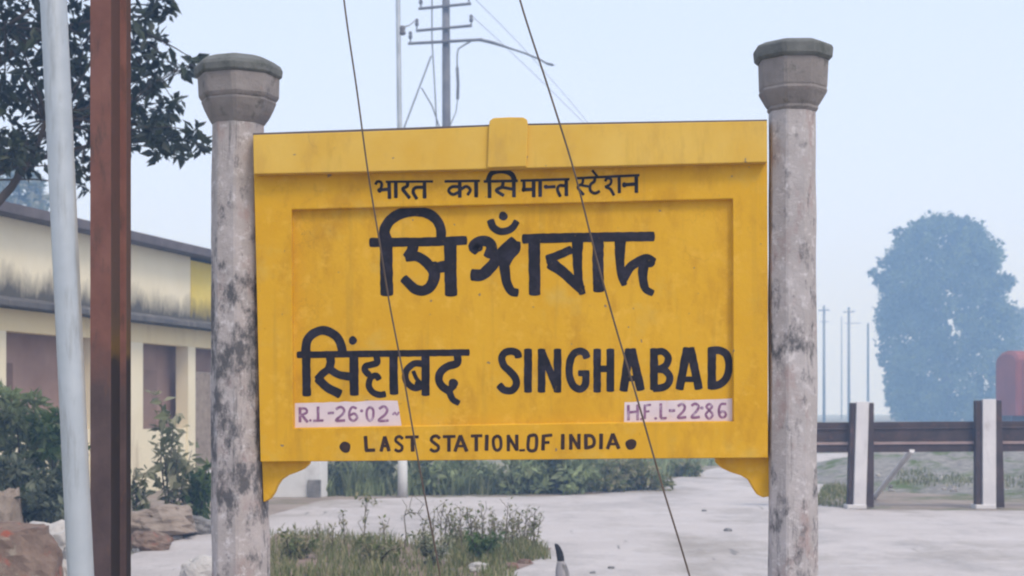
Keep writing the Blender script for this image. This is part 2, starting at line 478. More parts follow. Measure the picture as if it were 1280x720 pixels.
def rail_paint():
    """Red oxide above, worn to dark steel below a ragged edge about z = 1.68 m."""
    m, nt, b = new_mat('oxide_painted_rail')
    up = ramp(nt, nz(nt, 6, 6, 0.65), [(0.3, (0.18, 0.068, 0.052)), (0.7, (0.27, 0.115, 0.088))])
    up = mix(nt, ramp(nt, nz(nt, 18, 6, 0.7, (1, 1, 0.3), 4.0), [(0.55, 0.0), (0.72, 1.0)]), up, (0.09, 0.055, 0.045))
    lo = ramp(nt, nz(nt, 7, 6, 0.65, None, 2.0), [(0.3, (0.075, 0.046, 0.048)), (0.7, (0.135, 0.085, 0.082))])
    lo = mix(nt, ramp(nt, nz(nt, 22, 6, 0.7, (1, 1, 0.3), 7.0), [(0.58, 0.0), (0.74, 1.0)]), lo, (0.17, 0.085, 0.055))
    tc = nt.nodes.new('ShaderNodeTexCoord')
    sx = nt.nodes.new('ShaderNodeSeparateXYZ')
    nt.links.new(tc.outputs['Object'], sx.inputs[0])
    a = nt.nodes.new('ShaderNodeMath'); a.operation = 'MULTIPLY_ADD'
    nt.links.new(nz(nt, 14, 4, 0.6, None, 5.0), a.inputs[0])
    a.inputs[1].default_value = 0.22
    nt.links.new(sx.outputs['Z'], a.inputs[2])
    mr = nt.nodes.new('ShaderNodeMapRange')
    mr.inputs['From Min'].default_value = 1.66
    mr.inputs['From Max'].default_value = 1.86
    nt.links.new(a.outputs[0], mr.inputs['Value'])
    c = mix(nt, mr.outputs[0], lo, up)
    nt.links.new(c, b.inputs['Base Color'])
    b.inputs['Roughness'].default_value = 0.75
    bump(nt, b, nz(nt, 50, 8, 0.7, None, 9.0), 0.4, 0.004)
    return m


M['rail_paint'] = rail_paint()


def rail_rust_shade():
    """Unpainted web and head: olive brown rust above, near black below, both darkened in place of recess shade, a yellow rust bloom between."""
    m, nt, b = new_mat('bare_rust_with_shade')
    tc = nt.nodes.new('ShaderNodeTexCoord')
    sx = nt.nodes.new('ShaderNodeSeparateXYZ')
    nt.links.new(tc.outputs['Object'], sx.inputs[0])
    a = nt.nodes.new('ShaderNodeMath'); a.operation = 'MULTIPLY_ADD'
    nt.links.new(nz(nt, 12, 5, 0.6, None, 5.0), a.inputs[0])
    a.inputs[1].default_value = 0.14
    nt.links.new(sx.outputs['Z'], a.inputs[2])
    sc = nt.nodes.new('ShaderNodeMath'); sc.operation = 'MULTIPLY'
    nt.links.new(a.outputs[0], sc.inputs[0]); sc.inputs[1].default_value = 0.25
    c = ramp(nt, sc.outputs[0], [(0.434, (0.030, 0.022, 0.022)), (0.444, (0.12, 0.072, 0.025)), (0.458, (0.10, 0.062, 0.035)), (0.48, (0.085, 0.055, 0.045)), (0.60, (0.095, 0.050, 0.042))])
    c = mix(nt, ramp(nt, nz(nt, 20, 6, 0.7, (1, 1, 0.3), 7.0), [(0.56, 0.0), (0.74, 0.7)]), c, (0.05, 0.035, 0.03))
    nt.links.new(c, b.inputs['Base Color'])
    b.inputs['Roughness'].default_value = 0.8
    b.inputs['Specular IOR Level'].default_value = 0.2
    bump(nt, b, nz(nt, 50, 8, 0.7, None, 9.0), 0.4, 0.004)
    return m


M['rail_rust_shade'] = rail_rust_shade()

# ------------------------------------------------------------------ ground, apron, sky air
def sheet(name, pts, mat, z):
    vs = [Vector((p[0], p[1], z)) for p in pts]
    o = build(name, vs, [tuple(range(len(vs)))], mat)
    bm = bmesh.new(); bm.from_mesh(o.data)
    bmesh.ops.recalc_face_normals(bm, faces=bm.faces)
    if bm.faces[0].normal.z < 0: bmesh.ops.reverse_faces(bm, faces=bm.faces)
    bm.to_mesh(o.data); bm.free()
    return tag(o, kind='structure')


sheet('ground', [(-250, -50), (250, -50), (250, 320), (-250, 320)], M['field'], 0.0)
rough = [G(-900, 1500), G(-500, 640), G(-100, 610), G(260, 600), G(400, 600), G(700, 590), G(900, 566), G(1000, 556),
         G(1500, 556), G(2200, 600), G(2600, 1500)]
sheet('earth', rough, M['earth'], 0.004)
apron_px = [(-260, 1400), (-150, 900), (60, 742), (120, 712), (168, 693), (205, 681), (265, 664), (300, 653), (345, 643), (375, 634), (400, 627), (470, 624),
            (560, 622), (700, 620.5), (780, 616), (812, 608), (832, 601), (880, 588), (960, 576), (1030, 567), (1068, 567),
            (1052, 592), (1034, 612), (1020, 630), (1060, 637.5), (1160, 638.5), (1280, 639), (1600, 642), (2600, 900), (2300, 1400)]
rng = random.Random(5)
ap = []
for i, p in enumerate(apron_px):
    q = apron_px[(i + 1) % len(apron_px)]
    n = max(1, int(math.hypot(p[0] - q[0], p[1] - q[1]) / 14)) if max(p[1], q[1]) < 720 else 1
    for k in range(n):
        t = k / n
        j = 0.8 if n > 1 and k else 0.0
        ap.append(G(p[0] + (q[0] - p[0]) * t + rng.uniform(-3, 3) * j, p[1] + (q[1] - p[1]) * t + rng.uniform(-1, 1) * j))
sheet('concrete_apron', ap, M['concrete'], 0.010)


def mound(name, cx, cy, rx, ry, h, mat, seed, n=40, kind='structure', rough_amp=0.12):
    """Low irregular bank, edges sunk below the ground."""
    vs, fs = [], []
    for j in range(n + 1):
        for i in range(n + 1):
            u, v = -1 + 2 * i / n, -1 + 2 * j / n
            r = math.sqrt(u * u + v * v)
            e = max(0.0, 1 - r ** 2)
            x, y = cx + u * rx, cy + v * ry
            z = -0.05 + (h + 0.05) * e * (0.8 + 0.4 * mnoise.noise(Vector((x * 0.9, y * 0.5, seed)))) + rough_amp * e * mnoise.noise(Vector((x * 3, y * 2, seed + 7)))
            if r > 0.999: z = -0.05
            vs.append((x, y, z))
    for j in range(n):
        for i in range(n):
            a = j * (n + 1) + i
            fs.append((a, a + 1, a + n + 2, a + n + 1))
    o = build(name, vs, fs, mat, smooth=True)
    return tag(o, kind=kind)


mound('gravel_bank', 10.2, 31.6, 4.9, 8.4, 0.62, M['gravel'], 3.0)
mound('rubble_bank', -6.35, 18.2, 2.55, 4.2, 0.42, M['earth'], 8.0)

# ------------------------------------------------------------------ station sign
NRM = Vector((-0.041, -1, 0)).normalized()      # board faces the camera, right end slightly nearer
B0 = P(640, 365, 6.0)


def S(x, y, off=0.0):
    """Point of the board plane (moved off metres towards the viewer) under photo pixel (x, y)."""
    d = Vector(((x - 640.0) / F, 1.0, (HZ - y) / F))
    o = Vector((0, 0, EYE))
    p0 = B0 + NRM * off
    t = (p0 - o).dot(NRM) / d.dot(NRM)
    return o + d * t


sign_base = S(640, 577, 0); sign_base.z = 0
SIGN = thing('station_sign', 'yellow concrete station name board reading SINGHABAD between two stone pillars', 'station sign', sign_base)

# panel: outer frame, recessed field, one solid
mb = MB()
out = [(316, 168), (480, 163.5), (640, 159), (800, 155.5), (959, 152), (960, 360), (960, 572.3), (800, 573.3), (640, 574.8), (480, 576), (325.5, 577.3), (321, 372)]
inn = [(364.5, 262), (502, 258.5), (640, 255.5), (778, 252), (916, 248.5), (916.5, 388), (917, 527), (778, 528.5), (640, 530.5), (502, 533), (366.5, 535.5), (365.5, 400)]
n = len(out)
FR, RC, BK = 0.028, 0.0, -0.085
vo = [S(x, y, FR) for x, y in out]
vi = [S(x, y, FR) for x, y in inn]
vr = [v - NRM * FR + (B0 - B0) for v in vi]
vb = [v - NRM * (FR - BK) for v in vo]
vs = vo + vi + vr + vb
fs = []
for k in range(n):
    j = (k + 1) % n
    fs.append((k, j, n + j, n + k))
    fs.append((n + k, n + j, 2 * n + j, 2 * n + k))
    fs.append((j, k, 3 * n + k, 3 * n + j))
fs.append(tuple(range(2 * n, 3 * n)))
fs.append(tuple(range(4 * n - 1, 3 * n - 1, -1)))
mb.add(vs, fs)
PANEL = mb.build('panel', M['yellow'], SIGN, bevel=0.004)


def slab_on_board(name, poly, front, back, mat, parent=SIGN, bevel=0.004, tilt=0.0):
    m = MB()
    ys = [p[1] for p in poly]
    y0, y1 = min(ys), max(ys)
    fr = [S(x, y, front - tilt * (y1 - y) / max(1e-6, (y1 - y0))) for x, y in poly]
    bk = [v - NRM * ((v - B0).dot(NRM) - back) for v in fr]
    m.prism(fr, bk)
    return m.build(name, mat, parent, bevel=bevel)


FAS = [(316, 168.5), (430, 165), (530, 161.5), (608, 158), (660, 156.5), (800, 154), (959, 151), (959, 202.5), (800, 206.5), (640, 210.5), (480, 214), (317, 217.5)]
slab_on_board('top_band', FAS, 0.082, FR + 0.0005, M['yellow_faded'], tilt=0.034)
slab_on_board('top_band_cap', [(316, 166.3), (608, 155.8), (660, 154.3), (959, 149.2), (959, 151.8), (800, 154.9), (660, 157.4), (608, 158.8), (430, 165.8), (316, 169.2)], 0.040, -0.087, M['slab'], bevel=0.002)
slab_on_board('keystone', [(611, 158), (612, 150.5), (617, 147.2), (636, 146.3), (654, 146.5), (659, 149.5), (660, 157), (658, 208), (609, 209.5)], 0.094, -0.06, M['yellow_faded'], tilt=0.03)
slab_on_board('bracket', [(327, 575.5), (387, 574.5), (386, 580), (379, 586.5), (370, 590.5), (359, 594.5), (351, 600), (346, 607.5), (342.5, 616), (337, 624), (329, 628)], -0.030, -0.080, M['yellow'])
slab_on_board('bracket', [(894, 571), (962, 570), (962, 620.5), (954, 622), (947, 618.5), (941, 609), (936, 600), (927, 594.5), (914, 590.5), (903, 585.5), (895.5, 578.5)], -0.030, -0.080, M['yellow'])

# lettering, brush strokes traced as ribbons of paint
_k = [0]


def ribbon(m, pts, w, off, taper=1.0, rnd=random.Random(2)):
    c = spline(pts, 1.6)
    _k[0] += 1
    off = off + 0.0009 + (_k[0] % 17) * 0.00005
    nseg = len(c)
    L, R = [], []
    ph = rnd.uniform(0, 50)
    for i, p in enumerate(c):
        t = (c[min(i + 1, nseg - 1)] - c[max(i - 1, 0)])
        t = t.normalized() if t.length > 1e-6 else Vector((1, 0))
        nrm = Vector((-t.y, t.x))
        f = 1 + (taper - 1) * i / max(1, nseg - 1)
        hw = 0.5 * w * f
        L.append(p + nrm * (hw * (1 + 0.09 * mnoise.noise(Vector((i * 0.25, ph, 0.3))))))
        R.append(p - nrm * (hw * (1 + 0.09 * mnoise.noise(Vector((i * 0.25, ph, 9.3))))))
    vs, fs = [], []
    for a, b in zip(L, R): vs += [a, b]
    for i in range(nseg - 1): fs.append((2 * i, 2 * i + 1, 2 * i + 3, 2 * i + 2))
    # rounded ends
    for end, (p, q) in ((0, (c[0], c[1])), (1, (c[-1], c[-2]))):
        t = (p - q).normalized()
        nrm = Vector((-t.y, t.x))
        hw = 0.5 * w * (1 if end == 0 else taper)
        base = len(vs)
        arc = [p + nrm * hw * math.cos(a) + t * hw * 0.30 * math.sin(a) for a in [math.pi * s / 8 for s in range(9)]]
        vs += arc
        fs.append(tuple(range(base, base + 9)))
    m.add([S(v.x, v.y, off) for v in vs], fs)


def dot(m, x, y, r, off):
    _k[0] += 1
    off = off + 0.0009 + (_k[0] % 17) * 0.00005
    pts = [(x + r * (1 + 0.07 * math.sin(3 * a + x)) * math.cos(a), y + r * (1 + 0.07 * math.sin(2 * a + y)) * math.sin(a)) for a in [2 * math.pi * k / 18 for k in range(18)]]
    m.add([S(px, py, off) for px, py in pts], [tuple(range(18))])


def writing(name, strokes, dots, mat, off, parent=SIGN):
    m = MB()
    for s in strokes:
        ribbon(m, s[0], s[1], off, s[2] if len(s) > 2 else 1.0)
    for d in dots: dot(m, *d, off)
    o = build(name, m.v, m.f, mat, parent)
    return o


BENGALI = [
    ([(483, 298), (483, 333), (483.5, 368)], 14.5),
    ([(483.5, 302), (480.5, 289), (487, 276), (500, 267.5), (518, 264), (535, 267), (546, 275.5), (551, 287), (551, 301)], 12.8, 0.85),
    ([(463, 303), (523, 302.5), (582.5, 300.5)], 10.3),
    ([(517, 303), (515, 313), (509, 321.5)], 13, 0.9),
    ([(508, 321.5), (521, 320.5), (532, 327), (541, 334.5), (556, 333)], 10.5, 1.25),
    ([(539, 330), (543, 343), (539.5, 356), (530, 363), (518, 360.5), (504.5, 348)], 14, 0.72),
    ([(563, 298), (563, 333), (564, 368.5)], 14),
    ([(597, 313), (592, 308), (600, 301.5), (610.5, 302.5), (614.5, 310), (611, 321)], 12.5),
    ([(590, 343.5), (602, 343.5), (613.5, 334), (623, 321), (632, 311), (643, 301)], 13.5, 0.9),
    ([(645, 303), (644, 312), (636, 321), (631.5, 330)], 11),
    ([(629, 318), (631, 337), (634, 354), (639.5, 364), (647, 366)], 12.8, 0.72),
    ([(613, 275.5), (617, 284.5), (627.5, 289.5), (639.5, 285.5), (646, 277)], 8.6, 0.9),
    ([(654, 298.5), (735, 296.5), (817, 295.5)], 10.8),
    ([(668, 296), (668, 330), (668.5, 367.5)], 13.2),
    ([(722, 294), (722, 330), (724, 352), (728, 367)], 13.2, 0.6),
    ([(684, 324), (699, 318.5), (714, 312)], 9.5),
    ([(688, 329), (705, 341), (727, 362)], 13.5, 0.8),
    ([(748, 296), (747.5, 330), (748.5, 363.5)], 12.6),
    ([(775.5, 296), (775, 325), (776, 343), (780.5, 356)], 13.6, 0.5),
    ([(778, 350), (788, 334), (799, 326.5), (809, 323), (816.5, 328)], 10.5),
    ([(805, 328), (803.5, 345), (807, 361), (816, 366.5)], 12.4, 0.62),
]
BENGALI = [(q[0], q[1] * 1.10) + tuple(q[2:]) for q in BENGALI]
writing('lettering', BENGALI, [(629, 270, 5.6), (812.5, 328.5, 6.2), (688.5, 327.5, 5.5), (597.5, 309, 6)], M['ink'], RC)

HINDI = [
    ([(383, 438), (383, 466), (383.5, 494)], 9.8),
    ([(382, 440), (384, 426), (391.5, 417), (404, 413), (416.5, 417.5), (425, 427.5), (429, 444)], 10.2, 1.0),
    ([(372, 443.5), (480, 442), (586, 440.5)], 7.6),
    ([(412.5, 445), (413.5, 453), (411, 462)], 10.5, 0.9),
    ([(411.5, 461), (404, 466.5), (396.5, 474)], 8.6),
    ([(397, 473), (409.5, 484.5), (425, 492.5)], 9.6, 1.1),
    ([(413, 462), (424.5, 468.5), (440, 471)], 8.6, 1.1),
    ([(442.5, 443), (442.5, 468), (443, 493)], 10.5),
    ([(470.5, 444), (471.5, 453), (464, 456), (457.5, 457.5), (456, 462.5), (461, 468.5)], 7.6),
    ([(474, 474), (470.5, 469.5), (463.5, 472), (461, 482), (466, 490), (474, 493.5), (481.5, 492.5)], 7.2),
    ([(492, 443), (492, 467), (492.5, 492)], 10),
    ([(532, 443), (532, 467), (532, 493.5)], 9.6),
    ([(528, 454.5), (518, 454.5), (509.5, 461), (506.5, 470), (510, 479.5), (519, 485), (529, 482)], 7.6),
    ([(516.5, 464), (520.5, 473), (527, 480)], 4.6),
    ([(571.5, 443), (571.5, 454), (560.5, 457.5), (551.5, 464), (548.5, 474), (552.5, 482.5), (561, 488.5)], 9.0),
    ([(560, 489), (568, 481)], 8),
    ([(561, 488), (566, 499), (573.5, 504)], 8.2, 0.8),
]
HINDI = [(q[0], q[1] * 1.09) + tuple(q[2:]) for q in HINDI]
writing('lettering', HINDI, [(441, 425.5, 5.2), (566.5, 479, 6), (523, 480, 5)], M['ink'], RC)

ENGLISH = [
    ([(648, 446.5), (646.5, 441.5), (639.5, 438.8), (631, 441), (627.3, 448), (630, 457), (637.5, 464.5), (644.5, 473), (645.2, 481.5), (639.5, 488), (630.5, 487.5), (624, 481.5)], 9.2),
    ([(660, 437), (660, 489.5)], 10),
    ([(677, 437), (677, 489.5)], 9.6), ([(677, 439), (687, 463), (697, 487.5)], 9.2), ([(697, 437), (697, 489.5)], 9.6),
    ([(733.5, 447), (731, 441.5), (725, 439), (717.5, 442), (712.5, 452), (711.8, 469), (716.5, 481.5), (725, 486.5), (731.5, 481), (732.5, 467.5)], 9.4), ([(723.5, 466.5), (736, 466.5)], 7.5),
    ([(746.5, 437), (746.5, 489.5)], 9.6), ([(763, 437), (763, 488.5)], 9.8), ([(746, 461), (763, 461)], 8.5),
    ([(786.5, 437), (779.5, 488)], 10.5), ([(789.5, 437), (801, 487)], 10.5), ([(783, 473), (797, 473)], 7),
    ([(817.5, 436.5), (817.5, 486.5)], 10), ([(817, 440), (828, 439.5), (835, 446), (833.5, 455), (826, 460.5), (818, 461)], 8.8), ([(818, 461.5), (830, 462.5), (837, 470.5), (835.5, 479.5), (828, 484.5), (817, 485.5)], 9.2),
    ([(859, 435.5), (849.5, 486)], 10.5), ([(863, 435.5), (873.5, 485.5)], 10.5), ([(854, 474), (869, 474)], 7),
    ([(889.8, 435), (889.8, 485.5)], 10.5), ([(888, 438.2), (900, 438), (908.5, 444), (911.5, 457), (908.5, 471), (900.5, 480), (888, 482.5)], 9.8),
]
writing('lettering', ENGLISH, [], M['ink'], RC)

LAST = [
    ([(456.8, 545.5), (458, 563)], 4.6), ([(457, 563), (468.5, 562.6)], 4.2),
    ([(481, 546), (476.3, 564)], 4.4), ([(481, 546), (486.3, 563.5)], 4.6), ([(478, 557.5), (485, 557.5)], 3.4),
    ([(503.2, 548.5), (500, 545.6), (495.6, 547), (494.6, 551), (498.5, 554.3), (502.6, 558), (502, 562.5), (497.5, 564), (493.8, 561.8)], 3.8),
    ([(507, 546.5), (523, 546)], 3.8), ([(515.5, 546), (515.8, 564)], 4.8),
    ([(549.5, 548), (546, 545), (541, 546), (539, 550.2), (543.5, 554.3), (548, 558), (547.4, 562.5), (542.5, 564), (538, 561.5)], 4.0),
    ([(554, 545.8), (569, 545.5)], 3.8), ([(561.2, 545.5), (561.2, 564)], 4.6),
    ([(575.5, 544.5), (568.8, 564)], 4.4), ([(575.5, 544.5), (583.5, 563.8)], 4.6), ([(571.5, 557.5), (580.5, 557.5)], 3.4),
    ([(589, 545), (602.5, 544.5)], 3.8), ([(595.4, 545), (595.4, 563.5)], 4.6),
    ([(608.6, 544), (608.2, 562.8)], 4.8),
    ([(621.5, 544.8), (617.2, 548), (616.8, 555), (618.5, 561), (622, 562.8), (625.6, 560), (626.2, 553), (625, 547), (621.5, 544.8)], 4.0),
    ([(635.5, 544), (635.5, 563.5)], 4.4), ([(635.5, 545), (645.8, 562.5)], 4.0), ([(646, 543.8), (646, 563)], 4.4),
    ([(649.5, 563), (656, 562.6)], 3.0),
    ([(661, 545), (660.5, 561.5), (669.5, 561.8), (670, 545), (661, 545)], 4.2),
    ([(679.4, 543.8), (678.8, 562.5)], 4.6), ([(679, 545), (690, 543.8)], 3.8), ([(679, 553.3), (686.5, 553)], 3.6),
    ([(703.6, 543), (703.4, 561.3)], 4.8),
    ([(713.5, 543), (713.5, 561.5)], 4.4), ([(713.5, 544), (723.6, 560.5)], 4.0), ([(723.8, 542.8), (723.6, 561)], 4.4),
    ([(732.4, 543), (732.4, 561)], 4.6), ([(732, 544.5), (739.5, 545), (742.8, 551), (741, 557.5), (732, 560)], 4.2),
    ([(751.5, 542.5), (751.2, 560.8)], 4.8),
    ([(766, 542.5), (759.4, 560.8)], 4.4), ([(766, 542.5), (773.5, 560.4)], 4.6), ([(762.5, 555), (770.5, 555)], 3.4),
]
writing('lettering', LAST, [(431.5, 559, 7), (788.7, 555.5, 7)], M['ink_brown'], FR)

TOPLINE = [
    ([(482.5, 227.2), (541, 226.8)], 2.6),
    ([(469.5, 230.5), (471.5, 227), (476, 227.5), (477.2, 231.5), (475.5, 237)], 3.2), ([(474, 237.5), (487, 236.5)], 3.6), ([(486.3, 227), (486.8, 248)], 4.0),
    ([(494.8, 227), (494.8, 247)], 4.0),
    ([(509.5, 227), (509, 232.5), (503.5, 236), (506.5, 240.5), (512, 247.5)], 3.8),
    ([(530.6, 227), (530.8, 247.5)], 4.0), ([(530.5, 234), (519.5, 234.5), (516.5, 240), (521, 248.5)], 3.6),
    ([(556, 226.8), (599.5, 226)], 2.8), ([(574.6, 226.5), (574.8, 246.5)], 4.0),
    ([(574, 233.5), (565, 233.5), (560.8, 238.5), (566, 243), (574, 240)], 3.4), ([(576, 236.5), (583, 233), (588, 237.5), (584.5, 243.5)], 3.4), ([(595.2, 226.5), (595.2, 246)], 4.2),
    ([(605, 226.8), (647, 226)], 3.0), ([(611.6, 222), (612, 247)], 4.2),
    ([(609.5, 227), (614.5, 216.5), (627, 213.6), (639, 217.5), (643.5, 226.5)], 5.4),
    ([(629, 227), (627.5, 233.5), (620.5, 238), (629.5, 244.5)], 3.6), ([(627, 234), (641, 236.5)], 3.4), ([(642.2, 226), (642.5, 246)], 4.0),
    ([(651, 225.8), (711.5, 224)], 2.8),
    ([(655, 226), (655, 235)], 3.4), ([(653.5, 237), (667, 236.5)], 3.8), ([(667, 225.5), (667.2, 246)], 4.0), ([(675.2, 225), (675.2, 245.5)], 4.0),
    ([(682, 234), (694, 233.2)], 3.4), ([(707.8, 224), (708, 244.5)], 4.0), ([(707.5, 232.5), (699.5, 232), (696.8, 237), (700.5, 245.5)], 3.4),
    ([(721, 222.8), (799, 219)], 2.8),
    ([(729, 222.5), (727.8, 229.5), (722.3, 234), (729.5, 243.5)], 3.0), ([(727, 231.5), (735.5, 233)], 2.8),
    ([(743.5, 221.5), (743, 226.5), (738, 231), (738, 238), (743.5, 241.5), (749.5, 239)], 3.2), ([(740.5, 213), (746.5, 220.5)], 2.8),
    ([(756.5, 226.5), (759, 222.8), (763.8, 224.3), (763, 230), (756.5, 233.8)], 3.0), ([(757, 233.6), (763, 236.5), (767.5, 244)], 3.2), ([(773.8, 220), (774.2, 241)], 3.6),
    ([(779.5, 231), (794, 230)], 3.8), ([(795.3, 219), (795.6, 240.5)], 4.0),
]
TOPLINE = [(p_, w_ * 1.18) for p_, w_ in TOPLINE]
writing('lettering', TOPLINE, [(474.5, 238, 3), (654.5, 237, 2.8), (682.5, 233.5, 2.8), (780.5, 231, 3.2)], M['ink'], FR)


def patch(pts, strokes, dots, label):
    rr = random.Random(len(strokes))
    m = MB()
    ring = []
    for i, p in enumerate(pts):
        q = pts[(i + 1) % len(pts)]
        L = math.hypot(q[0] - p[0], q[1] - p[1]); k = max(2, int(L / 9))
        for s in range(k):
            t = s / k
            ring.append((p[0] + (q[0] - p[0]) * t + rr.uniform(-0.6, 0.6), p[1] + (q[1] - p[1]) * t + rr.uniform(-0.6, 0.6)))
    m.add([S(x, y, RC + 0.0006) for x, y in ring], [tuple(range(len(ring)))])
    o = m.build('painted_patch', M['white_paint'], SIGN)
    writing('lettering', strokes, dots, M['ink_violet'], RC, o)


patch([(367, 504), (497, 500.5), (502, 532.5), (367.5, 535)], [
    ([(375, 509.5), (375, 527.5)], 3.6), ([(375, 510.5), (382, 511), (383.5, 515.5), (375.5, 519)], 3.2), ([(377, 518.5), (384.5, 527.5)], 3.4),
    ([(397.6, 508.5), (397.6, 525.5)], 3.6), ([(391.5, 526), (404, 525.5)], 3.0), ([(410, 516.5), (417, 516)], 3.2),
    ([(420, 511.5), (425.5, 508.6), (430, 512), (428.5, 517.5), (420, 525.5), (431, 525.5)], 3.3),
    ([(445.5, 510.5), (440, 509), (436.6, 516), (437.5, 523.5), (442.5, 526), (446.5, 521.5), (443, 517), (437.5, 519)], 3.3),
    ([(462.5, 508.5), (458.6, 513), (458.8, 522), (462.5, 526), (466.2, 521.5), (466.4, 512.5), (462.5, 508.5)], 3.3),
    ([(474, 511), (479.5, 508), (484, 511.5), (482, 517.5), (473.5, 525.8), (485.5, 525.5)], 3.4),
    ([(491, 518.5), (493.5, 515.5), (496, 519), (498.5, 515)], 2.6)], [(452, 513.5, 2.0), (388, 525.5, 1.6)], '')
patch([(781, 502.5), (916, 498), (915.5, 530), (779.5, 533)], [
    ([(785.5, 506.5), (785.5, 525)], 3.6), ([(797, 506), (797, 525)], 3.6), ([(785.5, 515.5), (797, 514.5)], 3.2),
    ([(806, 506), (806, 523.5)], 3.2), ([(806, 507), (813.5, 506)], 3.0), ([(806, 514.5), (811.5, 514)], 2.8),
    ([(826, 504.5), (826, 522)], 3.6), ([(826, 523), (833, 522.5)], 3.0), ([(836.5, 513.3), (843.5, 513)], 3.6),
    ([(847.5, 507.5), (852, 505), (856, 508), (854.5, 513.5), (847.5, 521.8), (857.5, 521.5)], 3.3),
    ([(864.5, 507), (869, 504.6), (873, 507.5), (871.5, 513), (864.5, 521.5), (874.5, 521.2)], 3.3),
    ([(886.5, 512.5), (883, 508.5), (886.5, 505), (890, 508.5), (886.5, 512.5), (882.2, 518.5), (886.5, 523.5), (890.8, 518.5), (886.5, 512.5)], 3.2),
    ([(907.5, 505), (901, 505.5), (898.6, 513), (900, 520.5), (904.5, 522), (907.5, 518), (904, 514), (899.5, 516)], 3.2)],
    [(801.5, 524, 1.6), (819.5, 523, 1.8), (877.5, 510, 2.2)], '')

# pillars: octagonal, slightly irregular
def oct_ring(c, r, rot, nn=8, jit=0.0, seed=0):
    out_ = []
    # chamfered octagon: every corner split in two
    for k in range(nn):
        for s in (-1, 1):
            a = rot + 2 * math.pi * k / nn + s * 0.055
            rr = r * (1 + jit * mnoise.noise(Vector((math.cos(a) * 2, math.sin(a) * 2 + seed, c.z * 4))))
            out_.append(Vector((c.x + rr * math.cos(a), c.y + rr * math.sin(a), c.z)))
    return out_


def pillar(prof_shaft, prof_cap, prof_lid, depth, rot, mat, seed):
    """Profiles: (row, centre column, half width) in photo pixels."""
    def lathe(prof, jit):
        rings = []
        for (y, cx, hw) in prof:
            rings.append(oct_ring(P(cx, y, depth), hw * depth / F / 0.985, rot, 8, jit, seed))
        return rings
    m = MB()
    # dense shaft rings so that the surface can undulate
    sh = []
    for (a, b) in zip(prof_shaft[:-1], prof_shaft[1:]):
        k = max(1, int(abs(b[0] - a[0]) / 14))
        for s in range(k):
            t = s / k
            sh.append(tuple(a[i] + (b[i] - a[i]) * t for i in range(3)))
    sh.append(prof_shaft[-1])
    m.rings(lathe(sh, 0.045))
    o = m.build('pillar', mat, SIGN)
    m = MB(); m.rings(lathe(prof_cap, 0.03)); cpo = m.build('capital', M['capital'], o, bevel=0.002)
    m = MB(); m.rings(lathe(prof_lid, 0.03)); lid = m.build('capital_lid', M['lid'], o, bevel=0.002)
    return o


dl = S(297, 400, 0).y + 0.085
pillar([(152, 297.5, 31.5), (300, 297.5, 32.5), (450, 298.5, 33.5), (600, 300, 35), (720, 301, 36), (510 + 1.5 * F / dl, 303, 39)],
       [(156.5, 298, 32), (153.5, 298, 34), (150.5, 298.3, 36), (146, 298.5, 38.5), (138, 298.5, 42.5), (129.5, 298.5, 46), (127.5, 298.5, 45.4), (125.5, 298.5, 47.5), (122, 298.5, 49.5), (99, 297.8, 50.5), (96.5, 297.8, 48)],
       [(98.5, 297.5, 51), (96, 297.5, 53.8), (88.5, 297.5, 54.6), (84, 297.5, 52.5), (78, 297, 44), (74, 297, 33), (71.5, 297, 16)], dl, rad(4), M['pillar_dark'], 1.0)
dr = S(990, 400, 0).y + 0.02
pillar([(137, 990.3, 28.8), (300, 990, 29.3), (500, 990.6, 30), (720, 991, 31), (510 + 1.5 * F / dr, 991.5, 33)],
       [(141.5, 990.8, 29), (138, 990.8, 31.5), (135, 990.8, 31), (132, 990.8, 33.5), (119, 991, 41), (116, 991, 42.2), (113, 991, 41), (111, 991, 41.8), (79, 991, 43.2), (77, 991, 42)],
       [(78.5, 990.8, 44.5), (75, 990.8, 48.2), (63.5, 990.8, 49.4), (61, 990.8, 48.2), (57, 990.8, 40), (54, 990.8, 18)], dr, rad(22.5), M['pillar_pale'], 5.0)

# ------------------------------------------------------------------ poles and wires in front
GP0, GP1 = P(47, -420, 4.9), P(117.5, 510 + 1.5 * F / 4.9, 4.9)
m = MB(); m.tube([GP0.lerp(GP1, t / 12) for t in range(13)], 16.2 * 4.9 / F, 28)
o = m.build('galvanised_pole', M['galv'], None, smooth=True, origin=GP1)
tag(o, 'pale grey galvanised steel pole leaning to the left, beside the rusty rail post', 'pole')

RC0 = P(141, 510, 5.2); RC0.z = 0
prof = []
bw, hd, tk = 0.096, 0.125, 0.014
# rail section seen from above: base flange towards the viewer, web, head
prof = [(-bw / 2, -hd / 2), (bw / 2, -hd / 2), (bw / 2, -hd / 2 + 0.010), (0.012, -hd / 2 + 0.024), (0.009, hd / 2 - 0.036), (0.031, hd / 2 - 0.028),
        (0.032, hd / 2 - 0.004), (0.026, hd / 2), (-0.026, hd / 2), (-0.032, hd / 2 - 0.004), (-0.031, hd / 2 - 0.028), (-0.009, hd / 2 - 0.036), (-0.012, -hd / 2 + 0.024), (-bw / 2, -hd / 2 + 0.010)]
Rz = Matrix.Rotation(rad(-27), 3, 'Z')
m = MB()
rings = []
for k in range(24):
    z = -0.02 + 4.6 * k / 23
    rings.append([RC0 + Rz @ Vector((x, y, 0)) + Vector((0, 0, z)) for x, y in prof])
m.rings(rings)
o = m.build('rail_post', M['rail_paint'], None, bevel=0.002, origin=RC0)
o.data.materials.append(M['rail_rust_shade'])
fl = Rz @ Vector((0, -1, 0))
